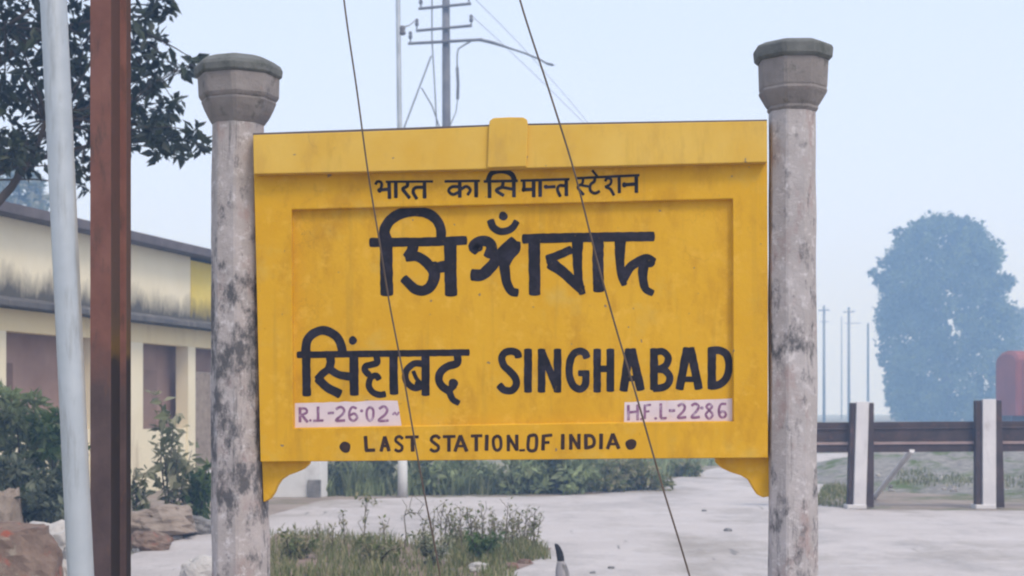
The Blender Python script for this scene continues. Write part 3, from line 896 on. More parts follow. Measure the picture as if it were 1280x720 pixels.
for p_ in o.data.polygons:
    if Vector(p_.normal).dot(fl) < 0.8: p_.material_index = 1  # web and head faces: rust colour darkened to carry the recess shade
tag(o, 'upright old rail post, rusty red above and worn dark below, beside the left pillar', 'post')


def wire(pts, d, label, r):
    pts3 = []
    c = spline(pts, 12)
    y0, y1 = c[0].y, c[-1].y
    for p in c:
        pts3.append(P(p.x, p.y, d))
    m = MB(); m.tube(pts3, r, 6)
    o = m.build('slack_wire', M['wire'], None, smooth=True, origin=pts3[-1])
    return tag(o, label, 'wire')


wire([(395, -420), (414, -150), (430, 0), (446, 112), (460, 215), (474, 300), (487, 380), (504, 468), (520, 560), (533, 630), (545, 690), (560, 780), (598, 510 + 1.5 * F / 5.72)], 5.72,
     'thin slack wire crossing the left half of the yellow board, down to the weeds', 0.0034)
wire([(545, -420), (610, -150), (650, 0), (686, 112), (718, 215), (745, 320), (770, 410), (797, 500), (828, 608), (862, 720), (940, 510 + 1.5 * F / 5.70)], 5.70,
     'thin slack wire slanting across the right half of the yellow board, past SINGHABAD', 0.0037)

# ------------------------------------------------------------------ station building
A0 = Vector(((0 - 640) * 21.8 / F, 21.8)); A1 = Vector(((265 - 640) * 28.6 / F, 28.6))
AD = (A1 - A0).normalized()
AN = Vector((AD.y, -AD.x))        # out of the facade, to the right and towards the camera
BW = thing('station_building', 'long low cream station building with dark stained ledge and flat roof', 'building', (A0.x, A0.y, 0))


def along(px):
    """Distance along the facade seen at photo column px."""
    k = (px - 640.0) / F
    # A0 + s*AD : x = k*y
    return (k * A0.y - A0.x) / (AD.x - k * AD.y)


MF = Matrix(((AD.x, AN.x, 0, A0.x), (AD.y, AN.y, 0, A0.y), (0, 0, 1, 0), (0, 0, 0, 1)))   # (s, out, z)


def fbox(s0, s1, o0, o1, z0, z1, m):
    m.box((s0, o0, z0), (s1, o1, z1), MF)


sL, sE = -9.0, along(330)
s238, s262 = along(238), along(263)
def streaked(name, c0, c1, ztop, zfull):
    """Limewash with black rain streaks rising raggedly from the ledge."""
    m_, nt, b = new_mat(name)
    c = ramp(nt, nz(nt, 1.2), [(0.3, c0), (0.7, c1)])
    tc = nt.nodes.new('ShaderNodeTexCoord'); sx = nt.nodes.new('ShaderNodeSeparateXYZ')
    nt.links.new(tc.outputs['Object'], sx.inputs[0])
    a = nt.nodes.new('ShaderNodeMath'); a.operation = 'MULTIPLY_ADD'
    nt.links.new(nz(nt, 2.1, 8, 0.74, (1, 1, 0.38), 2.0), a.inputs[0]); a.inputs[1].default_value = -0.9
    nt.links.new(sx.outputs['Z'], a.inputs[2])
    mr = nt.nodes.new('ShaderNodeMapRange')
    mr.inputs['From Min'].default_value = ztop - 0.45; mr.inputs['From Max'].default_value = zfull - 0.45
    nt.links.new(a.outputs[0], mr.inputs['Value'])
    f = nt.nodes.new('ShaderNodeMath'); f.operation = 'MULTIPLY'
    nt.links.new(mr.outputs[0], f.inputs[0]); f.inputs[1].default_value = 0.95
    c = mix(nt, f.outputs[0], c, (0.075, 0.07, 0.07))
    nt.links.new(c, b.inputs['Base Color']); b.inputs['Roughness'].default_value = 0.92
    b.inputs['Specular IOR Level'].default_value = 0.15
    return m_


m = MB(); fbox(sL, s238, -6.0, 0.0, 3.06, 4.36, m); m.build('upper_wall', streaked('streaked_cream', (0.80, 0.72, 0.54), (0.86, 0.79, 0.62), 3.66, 3.22), BW)
m = MB(); fbox(s238, sE, -6.0, 0.012, 3.06, 4.30, m); m.build('corner_panel', streaked('streaked_lemon', (0.66, 0.50, 0.09), (0.74, 0.60, 0.17), 3.62, 3.2), BW)['label'] = 'lemon yellow end of the upper wall'
m = MB(); fbox(sL - 0.3, sE + 0.35, -6.3, 0.34, 4.362, 4.52, m); m.build('roof', M['slab'], BW, bevel=0.01)
m = MB()
# chajja: sloping ledge
sec = [(0.014, 3.18), (0.05, 3.17), (0.36, 3.09), (0.36, 3.00), (0.0145, 3.01)]
m.prism([MF @ Vector((sL - 0.2, a, z)) for a, z in sec], [MF @ Vector((sE, a, z)) for a, z in sec])
m.build('ledge', M['ledge'], BW, bevel=0.01)
m = MB(); fbox(sL, sE, -0.25, -0.002, 2.66, 2.995, m); m.build('lintel', M['cream_yellow'], BW)
for a, b in ((-14, 8), (116, 179), (235.5, 244.5), (320, 330)):
    m = MB(); fbox(along(a), along(b), -0.26, -0.004, 0.0, 2.658, m); m.build('column', M['cream'], BW)
for s0 in (-8.6, -6.2, -3.6):
    m = MB(); fbox(s0, s0 + 0.5, -0.26, -0.004, 0.0, 2.658, m); m.build('column', M['cream'], BW)
m = MB(); fbox(along(8) + 0.002, along(116) - 0.002, -0.2, -0.05, 0.0, 1.15, m); m.build('low_wall', M['cream'], BW)
m = MB(); fbox(along(179) + 0.002, along(235.5) - 0.002, -0.2, -0.05, 0.0, 1.12, m); m.build('low_wall', M['cream'], BW)
m = MB(); fbox(sL, sE, -6.0, -0.45, 0.0, 3.05, m); m.build('inner_wall', M['maroon'], BW)
m = MB(); fbox(along(195), along(222), -0.449, -0.42, 0.0, 2.2, m)
m.build('door', mottled('door_timber', (0.24, 0.16, 0.135), (0.32, 0.215, 0.18), 3, 0.8, bump_s=0.2), BW)
m = MB(); fbox(along(24), along(46), -0.449, -0.42, 0.9, 2.2, m); m.build('window', mottled('shutter_timber', (0.18, 0.115, 0.10), (0.25, 0.16, 0.135), 3, 0.8, bump_s=0.2), BW)
m = MB(); fbox(along(247), along(320), -0.22, -0.06, 0.0, 2.2, m); m.build('screen_wall', M['stone_tan'], BW)

# low whitewashed wall seen past the left pillar, below the board
W0 = G(400, 622); 
LW = thing('low_white_wall', 'low whitewashed wall end beside the left pillar, below the yellow bracket', 'wall', (W0.x, W0.y, 0))
m = MB()
m.prism([(W0.x, W0.y, 0), (W0.x, W0.y, 0.92), (W0.x - 0.16, W0.y, 0.92), (W0.x - 0.95, W0.y, 0.52), (W0.x - 1.9, W0.y, 0.46), (W0.x - 1.9, W0.y, 0)],
        [(W0.x + 0.1, W0.y + 0.25, 0), (W0.x + 0.1, W0.y + 0.25, 0.92), (W0.x - 0.06, W0.y + 0.25, 0.92), (W0.x - 0.85, W0.y + 0.25, 0.52), (W0.x - 1.8, W0.y + 0.25, 0.46), (W0.x - 1.8, W0.y + 0.25, 0)])
m.build('wall', M['whitewash'], LW, bevel=0.01)
m = MB(); m.box((W0.x - 0.20, W0.y - 0.06, 0), (W0.x + 0.02, W0.y - 0.003, 0.30)); m.build('plinth', M['stone_grey'], LW, bevel=0.01)

# ------------------------------------------------------------------ overhead line poles
d1 = 24.5
TP = thing('steel_mast', 'slim pale steel mast rising behind the board, left of the electric pole', 'pole', P(503, 622, d1))
m = MB(); m.tube([P(503, 575, d1), P(499.5, 160, d1), P(497.5, 0, d1), P(496, -120, d1)], [4.6 * d1 / F, 3.2 * d1 / F, 2.9 * d1 / F, 2.6 * d1 / F], 12); m.build('shaft', M['galv'], TP, smooth=True)
m = MB(); m.tube([P(503.5, 623, d1), P(503.2, 574, d1)], [6.4 * d1 / F, 5.8 * d1 / F], 12); m.build('footing', M['pole_pale'], TP, smooth=True)
m = MB()
m.rings([[P(503 + math.cos(a) * r, y + 0, d1) + Vector((0, math.sin(a) * r * d1 / F, 0)) for a in [2 * math.pi * k / 10 for k in range(10)]] for y, r in ((44, 1.5), (43, 4), (40, 4.3), (38.5, 2.6), (36.5, 4), (33.5, 3.6), (32, 1.4))])
m.build('insulator', M['pole_grey'], TP, smooth=True)

d2 = 40.0
EP = thing('electric_pole', 'dark electric pole with three cross arms and a lamp bracket, rising behind the board', 'electric pole', P(559, 510 + 1.5 * F / d2, d2))
m = MB(); m.tube([P(559, 510 + 1.5 * F / d2, d2), P(558, 157, d2), P(557.3, -45, d2)], [6.2 * d2 / F, 5.3 * d2 / F, 4.6 * d2 / F], 12); m.build('shaft', M['pole_grey'], EP, smooth=True)


def arm(pa, pb, hw, name='cross_arm'):
    m = MB(); m.tube([P(*pa, d2 - 0.16), P(*pb, d2 - 0.16)], hw * d2 / F, 6); return m.build(name, M['pole_grey'], EP)


arms = [arm((523, 11), (589, 4.5), 1.8), arm((520, 38.5), (590, 32), 1.8), arm((510, 54.5), (603, 49.5), 1.9)]
for (x, y, a) in ((526, 9, 0), (586, 3, 0), (521, 36, 1), (589, 31, 1), (513, 52, 2)):
    m = MB(); c = d2 - 0.16
    m.rings([[P(x + math.cos(t) * r, y - h, c) + Vector((0, math.sin(t) * r * c / F, 0)) for t in [2 * math.pi * k / 8 for k in range(8)]] for h, r in ((0, 0.8), (3, 0.9), (4, 2.2), (7, 2.6), (8, 1.6), (10, 2.4), (12.5, 1.6))])
    m.build('insulator', M['pole_grey'], arms[a], smooth=True)
m = MB(); m.tube([P(*p, d2 - 0.2) for p in ((600, 49.8), (608, 51.5), (618, 54), (636, 60), (656, 66.5), (674, 74), (683, 79))], [2.0 * d2 / F] * 3 + [1.2 * d2 / F] * 4, 6)
br = m.build('lamp_bracket', M['pole_grey'], EP)
m = MB(); m.rings([[P(x, y + math.sin(t) * r * 0.7, d2 - 0.2) + Vector((0, math.cos(t) * r * d2 / F, 0)) for t in [2 * math.pi * k / 8 for k in range(8)]] for x, y, r in ((681, 78.5, 0.8), (684, 79.6, 2.2), (690, 81, 2.4), (693, 81.5, 0.8))])
m.build('lamp_head', M['pole_grey'], br, smooth=True)
m = MB(); m.tube([P(*p, d2 - 0.1) for p in ((588, 52), (579, 57), (573, 61), (571.5, 68), (571.5, 85))], 1.0 * d2 / F, 6)
m.tube([P(*p, d2 - 0.1) for p in ((571.5, 84), (572.5, 105), (572, 124))], 1.9 * d2 / F, 6)
m.tube([P(*p, d2 - 0.1) for p in ((572, 124), (570, 140), (563, 156))], 0.6 * d2 / F, 6)
m.build('hanging_cable', M['pole_grey'], EP)
m = MB(); m.tube([P(539, 70, d2 - 0.1), P(505, 160, d2 - 0.1)], 0.9 * d2 / F, 6); m.build('stay', M['pole_grey'], EP)
m = MB(); m.tube([P(540, -40, d2 - 0.1), P(540, 50, d2 - 0.1), P(543, 100, d2 - 0.1), P(546, 160, d2 - 0.1)], 0.8 * d2 / F, 6); m.build('stay', M['pole_grey'], EP)
m = MB(); m.tube([P(527, 110, d2 - 0.1), P(540, 132, d2 - 0.1), P(549, 158, d2 - 0.1)], 0.8 * d2 / F, 6); m.build('stay', M['pole_grey'], EP)


def line(pts, d0, dd, r, label):
    c = spline(pts, 14)
    n_ = len(c)
    m = MB(); m.tube([P(p.x, p.y, d0 + (dd - d0) * i / (n_ - 1)) for i, p in enumerate(c)], r, 5)
    return tag(m.build('overhead_line', M['wire'], None, smooth=True), label, 'power line', 'overhead power lines behind the board')


line([(586, -9), (640, 45), (690, 100), (740, 160), (800, 240)], 39.84, 62, 0.007, 'faint overhead line falling right from the top cross arm of the electric pole')
line([(589, 19), (640, 66), (700, 124), (760, 186), (820, 260)], 39.84, 62, 0.007, 'faint overhead line falling right from the second cross arm of the electric pole')
line([(521, 24), (511, 32), (503, 33)], 39.84, 24.6, 0.012, 'short drooping line between the slim mast and the electric pole')

# hazy poles far right, behind the buffer stop
for (x, y0, d, r, lab) in ((1030, 382, 150, 1.9, 'hazy distant pole closest to the right stone pillar'), (1061, 384, 160, 1.9, 'hazy distant pole with long cross bar, second past the stone pillar'),
                           (1085, 404, 170, 1.6, 'shorter hazy distant pole beside the big round tree'), (1052, 396, 190, 0.8, 'faint thin distant pole between two hazy poles')):
    b = P(x, HZ + 1.5 * F / d, d)
    t = thing('distant_pole', lab, 'pole', b, 'poles far off in the haze')
    m = MB(); m.tube([b, P(x, y0, d)], [r * d / F, 0.75 * r * d / F], 8); sh = m.build('shaft', M['pole_grey'], t, smooth=True)
    if r > 1.8:
        m = MB(); m.tube([P(x - 7, y0 + 6, d - 0.15), P(x + 7, y0 + 5.5, d - 0.15)], 0.8 * d / F, 6); m.build('cross_arm', M['pole_grey'], t)
    if r > 1.8:
        m = MB(); m.tube([P(x - 5, y0 + 20, d - 0.15), P(x + (15 if x > 1050 else 5), y0 + 20, d - 0.15)], 0.45 * d / F, 6); m.build('cross_arm', M['pole_grey'], t)

# ------------------------------------------------------------------ vegetation
def leaves(m_v, m_f, centers, n_each, spread, size, rs, flat=0.0, aspect=0.45, droop=0.2):
    """Folded diamond leaves scattered round clump centres."""
    for c, sp in zip(centers, spread):
        k = max(3, int(n_each * (0.6 + 0.8 * rs.random())))
        for _ in range(k):
            d = rs.normal(0, 1, 3); d /= (np.linalg.norm(d) + 1e-9)
            p = np.array(c) + d * np.array(sp) * rs.random() ** 0.45
            ax = rs.normal(0, 1, 3) + d * 0.7; ax[2] -= droop; ax /= np.linalg.norm(ax)
            up = rs.normal(0, 1, 3) * 0.8 + np.array((0, 0, 1.0 + flat))
            sd = np.cross(ax, up); sd /= (np.linalg.norm(sd) + 1e-9)
            nn = np.cross(sd, ax)
            L = size * rs.uniform(0.6, 1.35)
            w = L * aspect * rs.uniform(0.8, 1.2)
            b = len(m_v)
            m_v.append(tuple(p)); m_v.append(tuple(p + ax * L * 0.45 + sd * w * 0.5 + nn * L * 0.10))
            m_v.append(tuple(p + ax * L)); m_v.append(tuple(p + ax * L * 0.45 - sd * w * 0.5 + nn * L * 0.10))
            m_f.append((b, b + 1, b + 2)); m_f.append((b, b + 2, b + 3))


def limb_path(a, b, rs, sag=0.12, n_=6):
    a, b = Vector(a), Vector(b)
    L = (b - a).length
    out_ = []
    o1 = Vector(rs.normal(0, 1, 3)) * L * sag * 0.6
    for i in range(n_ + 1):
        t = i / n_
        p = a.lerp(b, t) + o1 * math.sin(math.pi * t)
        p.z += L * sag * math.sin(math.pi * t)
        out_.append(p)
    return out_


# big dark tree reaching in from the left
rs = np.random.RandomState(11)
d_t = 15.0
tb = P(-190, HZ + 1.5 * F / d_t, d_t); tb.z = 0
T1 = thing('leafy_tree', 'dark large-leaved tree reaching into the picture above the station building', 'tree', tb)
clumps_px = [(-4, 8, 36), (18, 40, 30), (38, 78, 24), (5, 70, 30), (28, 110, 26), (6, 120, 22), (44, 20, 30), (50, 130, 22), (20, 165, 22), (40, 190, 20), (8, 192, 22),
             (30, 206, 14), (66, 40, 26), (78, 84, 22), (98, 60, 28), (100, 100, 26), (104, 138, 24), (96, 166, 16), (92, 18, 20), (126, 60, 26), (130, 110, 28), (128, 160, 24),
             (152, 90, 22), (150, 140, 26), (176, 62, 16), (178, 92, 18), (196, 52, 12), (176, 118, 14), (170, 152, 22), (190, 165, 18), (206, 140, 14), (200, 186, 12), (218, 128, 9), (212, 170, 12),
             (236, 82, 9), (222, 86, 10), (248, 78, 7), (206, 76, 10), (236, 176, 9), (226, 192, 7), (252, 182, 8), (246, 164, 5), (200, 4, 12), (184, 18, 10), (212, 14, 7), (166, 24, 12),
             (104, 208, 9), (98, 196, 10), (108, 234, 7), (72, 166, 14), (190, 110, 8), (160, 180, 12), (72, 196, 8)]
fill = [(rs.uniform(-420, -10), rs.uniform(-330, 190), 40) for _ in range(60)] + [(rs.uniform(-20, 150), rs.uniform(-240, -20), 36) for _ in range(26)] + [(rs.uniform(140, 230), rs.uniform(-200, -60), 22) for _ in range(8)]
cen, spr = [], []
for (x, y, r) in clumps_px + fill:
    dd = d_t + rs.uniform(-1.1, 1.1)
    cen.append(P(x, y, dd)); s_ = r * dd / F
    spr.append((s_, s_ * 1.3, s_))
V, Fc = [], []
for c, s, (x, y, r) in zip(cen, spr, clumps_px + fill):
    leaves(V, Fc, [c], 2.6 * r if r < 34 else 60, [s], 0.14, rs, aspect=0.5)
build('crown', V, Fc, M['leaf_dark'], T1)
m = MB()
fork = tb + Vector((0.15, 0, 2.3)); top = tb + Vector((0.4, 0.1, 5.2))
m.tube([tb - Vector((0, 0, 0.05)), tb + Vector((0.03, 0, 0.6)), fork, tb + Vector((0.3, 0.05, 3.8)), top], [0.30, 0.22, 0.18, 0.14, 0.06], 12)
m.build('trunk', M['bark'], T1, smooth=True)
mains = [P(60, 120, d_t), P(150, 130, d_t + 0.4), P(40, 10, d_t - 0.5), P(200, 170, d_t - 0.2), P(185, 20, d_t + 0.3), P(-260, -120, d_t), P(-120, -250, d_t), P(20, 190, d_t)]
for q in mains:
    m = MB(); pth = limb_path(fork if q.z < 5.0 else tb + Vector((0.3, 0.05, 3.8)), q, rs)
    m.tube(pth, [0.075, 0.06, 0.05, 0.04, 0.03, 0.022, 0.014], 8)
    for c in cen[:len(clumps_px)]:
        if (c - q).length < 1.0:
            m.tube(limb_path(pth[-2], c, rs, 0.08, 4), [0.014, 0.011, 0.009, 0.007, 0.004], 5)
    m.build('limb', M['bark'], T1, smooth=True)


def crown_tree(name, label, px, top, base_d, prof_, clump_r, n_clump, leaf, matl, seed, nl=46, tuft=(), group=None):
    """Distant tree; prof_: (row, left column, right column)."""
    r_ = np.random.RandomState(seed)
    b = P(px, HZ + 1.5 * F / base_d, base_d); b.z = 0
    t = thing(name, label, 'tree', b, group)
    cen_, spr_ = [], []
    ys = [p[0] for p in prof_]
    for _ in range(n_clump):
        y = r_.uniform(ys[0], ys[-1])
        l = np.interp(y, ys, [p[1] for p in prof_]); rr = np.interp(y, ys, [p[2] for p in prof_])
        hw = (rr - l) / 2
        u = r_.uniform(-1, 1); 
        u = math.copysign(abs(u) ** 0.8, u)
        dep = r_.uniform(-1, 1) * math.sqrt(max(0, 1 - u * u)) * hw * base_d / F
        q = P((l + rr) / 2 + u * max(0, hw - clump_r * 0.55), y, base_d); q.y += dep
        cen_.append(q)
        s_ = clump_r * r_.uniform(0.45, 1.1) * base_d / F
        spr_.append((s_, s_, s_ * 0.8))
    for (x, y, r) in tuft:
        cen_.append(P(x, y, base_d)); s_ = r * base_d / F; spr_.append((s_, s_, s_ * 0.6))
    V_, F_ = [], []
    leaves(V_, F_, cen_, nl, spr_, leaf, r_, aspect=0.6)
    build('crown', V_, F_, matl, t)
    m = MB(); m.tube([b, b + Vector((0.1, 0, 2.2)), P(px, (ys[0] + ys[-1]) / 2, base_d)], [0.5 * base_d / 120, 0.36 * base_d / 120, 0.15 * base_d / 120], 10)
    tr = m.build('trunk', M['bark'], t, smooth=True)
    for k in range(6):
        m = MB(); m.tube(limb_path(b + Vector((0.1, 0, 2.2 + k * 0.4)), cen_[k * 7], r_), [0.16, 0.13, 0.11, 0.09, 0.07, 0.05, 0.03], 6); m.build('limb', M['bark'], t, smooth=True)
    return t


BIG = [(276, 1158, 1206), (286, 1134, 1224), (300, 1118, 1238), (318, 1106, 1250), (345, 1102, 1257), (375, 1100, 1262), (410, 1098, 1268), (445, 1098, 1270), (475, 1102, 1262), (500, 1112, 1248), (524, 1118, 1240)]
crown_tree('round_tree', 'tall rounded tree standing in blue haze beyond the buffer stop', 1182, 275, 165, BIG, 13, 680, 0.60, M['leaf_far'], 3, 62,
           tuft=[(1092, 342, 7), (1104, 328, 8), (1098, 352, 6), (1160, 279, 8), (1186, 277, 7), (1206, 282, 6), (1124, 290, 7), (1262, 352, 6), (1268, 400, 8)])
crown_tree('hazy_tree', 'fainter pale tree in the haze just right of the tall rounded tree', 1272, 398, 190, [(390, 1258, 1284), (405, 1250, 1300), (440, 1248, 1310), (480, 1250, 1310), (520, 1256, 1300)], 11, 120, 0.7, M['leaf_mid'], 7, 40)
crown_tree('roadside_tree', 'grey green treetop showing over the roof at the far left', 22, 205, 90, [(212, 10, 36), (225, -10, 52), (245, -40, 66), (290, -60, 78), (400, -60, 70)], 14, 120, 0.45, M['leaf_mid'], 9, 40)


def shrub(name, label, px, y_top, d, hw, matl, seed, n_clump=26, nl=34, leaf=0.08, group=None, cat='shrub', clump=None):
    r_ = np.random.RandomState(seed)
    b = P(px, HZ, d); b.z = 0
    t = thing(name, label, cat, b, group)
    H = EYE + (HZ - y_top) * d / F
    R = hw * d / F
    cen_, spr_ = [], []
    for _ in range(n_clump):
        a = r_.uniform(0, 2 * math.pi); z = r_.uniform(0.08, 0.95)
        rr = R * r_.random() ** 0.5 * (0.55 + 0.9 * math.sin(math.pi * min(1, 0.15 + 0.75 * z)) * 0.6)
        cen_.append((b.x + rr * math.cos(a), b.y + rr * math.sin(a), z * H))
        s_ = (clump or 0.24) * min(R, H) * r_.uniform(0.7, 1.3)
        spr_.append((s_, s_, s_ * 0.8))
    V_, F_ = [], []
    leaves(V_, F_, cen_, nl, spr_, leaf, r_)
    build('foliage', V_, F_, matl, t)
    m = MB()
    for c in cen_[::3]:
        m.tube(limb_path((b.x, b.y, -0.02), c, r_, 0.06, 4), [0.016, 0.013, 0.010, 0.007, 0.004], 5)
    m.build('stems', M['twig'], t, smooth=True)
    return t


# bushes at the left, in front of the building
shrub('leafy_bush', 'large grey green bush left of the grey pole, against the station building', 18, 482, 17.5, 62, M['leaf_row'], 21, 52, 44, 0.15)
shrub('leafy_bush', 'smaller fresh green bush right behind the grey pole', 66, 512, 17.0, 34, M['leaf_green'], 22, 26, 40, 0.13)
shrub('leafy_bush', 'low dark bush at the foot of the large grey green bush, behind the rubble', 46, 575, 15.6, 55, M['leaf_blue'], 23, 34, 46, 0.12)


def weed(name, label, px, y_base, y_top, hw, matl, seed, n_st=5, leaf=0.09, nl=16, group=None, lean=0.0):
    """Leafy weed: several stems, leaf bunches towards their tips."""
    r_ = np.random.RandomState(seed)
    b = G(px, y_base)
    d = b.y
    t = thing(name, label, 'weed', b, group)
    m = MB(); V_, F_ = [], []
    for k in range(n_st):
        u = (k / max(1, n_st - 1) * 2 - 1) if n_st > 1 else 0
        H = (y_base - y_top) * d / F * r_.uniform(0.55, 1.0) if k else (y_base - y_top) * d / F
        tip = Vector((b.x + (u * hw * r_.uniform(0.5, 1.0) + lean) * d / F, b.y + r_.uniform(-1, 1) * hw * d / F, H))
        pth = limb_path((b.x, b.y, -0.03), tip, r_, 0.07, 6)
        m.tube(pth, [0.012, 0.010, 0.009, 0.008, 0.006, 0.005, 0.003], 5)
        for q in pth[2:]:
            leaves(V_, F_, [q], nl, [(hw * 0.30 * d / F,) * 3], leaf, r_, droop=0.4)
    build('foliage', V_, F_, matl, t)
    m.build('stems', M['twig'], t, smooth=True)
    return t


weed('leafy_weed', 'tall leafy weed with drooping leaves against the cream low wall', 216, 664, 500, 34, M['leaf_mid'], 31, 7, 0.17, 7)
weed('leafy_weed', 'bright green broad leaved weed at the foot of the left pillar', 246, 662, 584, 22, M['leaf_green'], 32, 6, 0.16, 12)
weed('leafy_weed', 'short dark weed just right of the rusty rail post', 176, 668, 585, 12, M['leaf_mid'], 33, 3, 0.14, 8)

# shrub row below the board
rr = random.Random(8)
rowlab = ['dark blue green shrub closest to the low white wall', 'dark blue green shrub just left of the pale mast footing', 'grey green shrub right of the pale mast footing',
          'grey green shrub behind the left slack wire', 'bushy shrub below the word STATION', 'bushy shrub below the letters of the word OF', 'pale green shrub below the word INDIA', 'low shrub where the shrub row begins to thin out', 'lowest shrub at the right end of the shrub row']
for k, (x, hw, top, matl) in enumerate(((422, 34, 556, 'leaf_blue'), (470, 36, 558, 'leaf_blue'), (534, 34, 562, 'leaf_row'), (590, 38, 560, 'leaf_row'), (646, 36, 566, 'leaf_row'),
                                        (702, 38, 564, 'leaf_row'), (756, 34, 572, 'leaf_dry'), (806, 30, 578, 'leaf_dry'), (850, 24, 582, 'leaf_dry'))):
    shrub('low_shrub', rowlab[k], x, top, (25.4 if k < 7 else 26.5 + (k - 7) * 5) + rr.uniform(0, 0.9), hw, M[matl], 50 + k, 15 + (k * 5) % 9, 34, 0.13 + 0.02 * (k % 3), 'shrubs along the far edge of the concrete', clump=0.32)


def grass(name, label, polys, n_, h, matl, seed, w=0.006, z=0.0, bend=0.5):
    """Ground cover: single blades inside photo-space polygons lying on the ground."""
    r_ = np.random.RandomState(seed)
    V_, F_ = [], []
    for _ in range(n_):
        q = polys[r_.randint(len(polys))]
        a, b_ = r_.random(2)
        p = (1 - a) * (1 - b_) * np.array(q[0]) + a * (1 - b_) * np.array(q[1]) + a * b_ * np.array(q[2]) + (1 - a) * b_ * np.array(q[3])
        dens = mnoise.noise(Vector((p[0] * 0.03, p[1] * 0.09, seed)))
        if r_.random() > 0.62 + 0.8 * dens: continue
        g = G(p[0], p[1])
        zz = z(g.x, g.y) if callable(z) else z
        H = h * r_.uniform(0.35, 1.25) * (0.8 + 0.6 * dens)
        an = r_.uniform(0, 2 * math.pi)
        dx, dy = math.cos(an), math.sin(an)
        sx, sy = -dy * w, dx * w
        bb = r_.uniform(0.1, bend) * H
        i = len(V_)
        V_ += [(g.x - sx, g.y - sy, zz), (g.x + sx, g.y + sy, zz),
               (g.x + dx * bb * 0.4 - sx * 0.8, g.y + dy * bb * 0.4 - sy * 0.8, zz + H * 0.6), (g.x + dx * bb * 0.4 + sx * 0.8, g.y + dy * bb * 0.4 + sy * 0.8, zz + H * 0.6),
               (g.x + dx * bb, g.y + dy * bb, zz + H)]
        F_ += [(i, i + 1, i + 3, i + 2), (i + 2, i + 3, i + 4)]
    o = build(name, V_, F_, matl)
    return tag(o, label, 'grass', kind='stuff')


grass('grass', 'tangled green and dry grass on the ground below the left half of the board', [((330, 668), (470, 672), (470, 735), (320, 735)), ((440, 676), (640, 682), (650, 735), (440, 735)), ((560, 680), (672, 684), (690, 700), (560, 715))], 11000, 0.15, M['leaf_dry'], 61, bend=0.8)
grass('grass', 'low weedy grass along the far edge of the concrete below the board', [((400, 621), (640, 619), (640, 612), (400, 612)), ((640, 619), (800, 613), (860, 590), (640, 600)), ((640, 606), (900, 582), (940, 574), (640, 590))], 12000, 0.52, M['leaf_row'], 62, w=0.016, bend=0.9)
grass('grass', 'thin yellowish grass patch left of the first pale post', [((1005, 632), (1062, 636), (1066, 612), (1034, 612))], 1500, 0.16, M['leaf_dry'], 63, w=0.010)
grass('grass', 'sparse green grass on the gravel behind the buffer stop', [((1120, 626), (1220, 630), (1215, 604), (1120, 604)), ((1255, 630), (1420, 630), (1420, 600), (1255, 600))], 2200, 0.10, M['leaf_mid'], 64, w=0.010, z=0.25)

# tall dry stalks over the grass: each one a plant
st = [(455, 692, 622, 'flat_top'), (505, 694, 640, 'hook'), (551, 690, 628, 'plain'), (541, 688, 640, 'plain'), (563, 690, 646, 'plain'), (577, 692, 634, 'plain'), (590, 688, 640, 'plain'), (603, 690, 630, 'plain'),
      (618, 692, 650, 'plain'), (632, 692, 628, 'plain'), (641, 690, 648, 'plain'), (655, 688, 636, 'plain'), (668, 688, 644, 'plain'), (526, 690, 652, 'plain'), (480, 692, 650, 'plain'), (430, 690, 640, 'plain'), (396, 694, 655, 'plain'), (415, 694, 660, 'plain')] + [(555 + 5.3 * q, 690 - (q * 7) % 5, 634 + (q * 37) % 31, 'plain') for q in range(23)]
for k, (x, yb, yt, kind_) in enumerate(st):
    r_ = np.random.RandomState(100 + k)
    b = G(x, yb); d = b.y
    lab = {'flat_top': 'tall weed stalk with a flat yellow green top, left of the left wire', 'hook': 'dark weed stalk with a hooked, bent over tip', 'plain': 'thin dry weed stalk standing in the grass before the pale concrete'}[kind_]
    t = thing('weed_stalk', lab, 'weed', b, 'dry weed stalks in the grass')
    H = (yb - yt) * d / F
    m = MB(); V_, F_ = [], []
    dx = r_.uniform(-0.03, 0.07)
    if kind_ == 'hook':
        pth = [b, b + Vector((0.02, 0, H * 0.5)), b + Vector((0.0, 0, H * 0.9)), b + Vector((0.05, 0, H * 1.0)), b + Vector((0.14, 0, H * 0.97)), b + Vector((0.20, 0.02, H * 0.80)), b + Vector((0.26, 0.02, H * 0.82))]
    else:
        pth = [b + Vector((dx * (i / 6) ** 2 + r_.normal(0, 0.004), r_.normal(0, 0.006), H * i / 6)) for i in range(7)]
    pth[0] = pth[0] - Vector((0, 0, 0.02))
    m.tube(pth, [0.008, 0.007, 0.0065, 0.006, 0.005, 0.004, 0.003], 5)
    if kind_ == 'flat_top':
        leaves(V_, F_, [pth[-1], pth[-1] + Vector((-0.07, 0, 0.0)), pth[-1] + Vector((0.10, 0, -0.03))], 18, [(0.09, 0.07, 0.02)] * 3, 0.05, r_)
    leaves(V_, F_, [tuple(q) for q in pth[1:]], 7, [(0.035, 0.03, 0.04)] * 6, 0.045, r_)
    for s in range(3):
        q = pth[2 + s]
        m.tube([q, q + Vector((r_.uniform(-0.07, 0.07), 0, H * 0.22)), q + Vector((r_.uniform(-0.08, 0.08), 0, H * 0.40))], [0.004, 0.003, 0.002], 4)
    m.build('stem', M['stalk'], t)
    build('leaves', V_, F_, M['leaf_dry'] if kind_ != 'hook' else M['leaf_mid'], t)

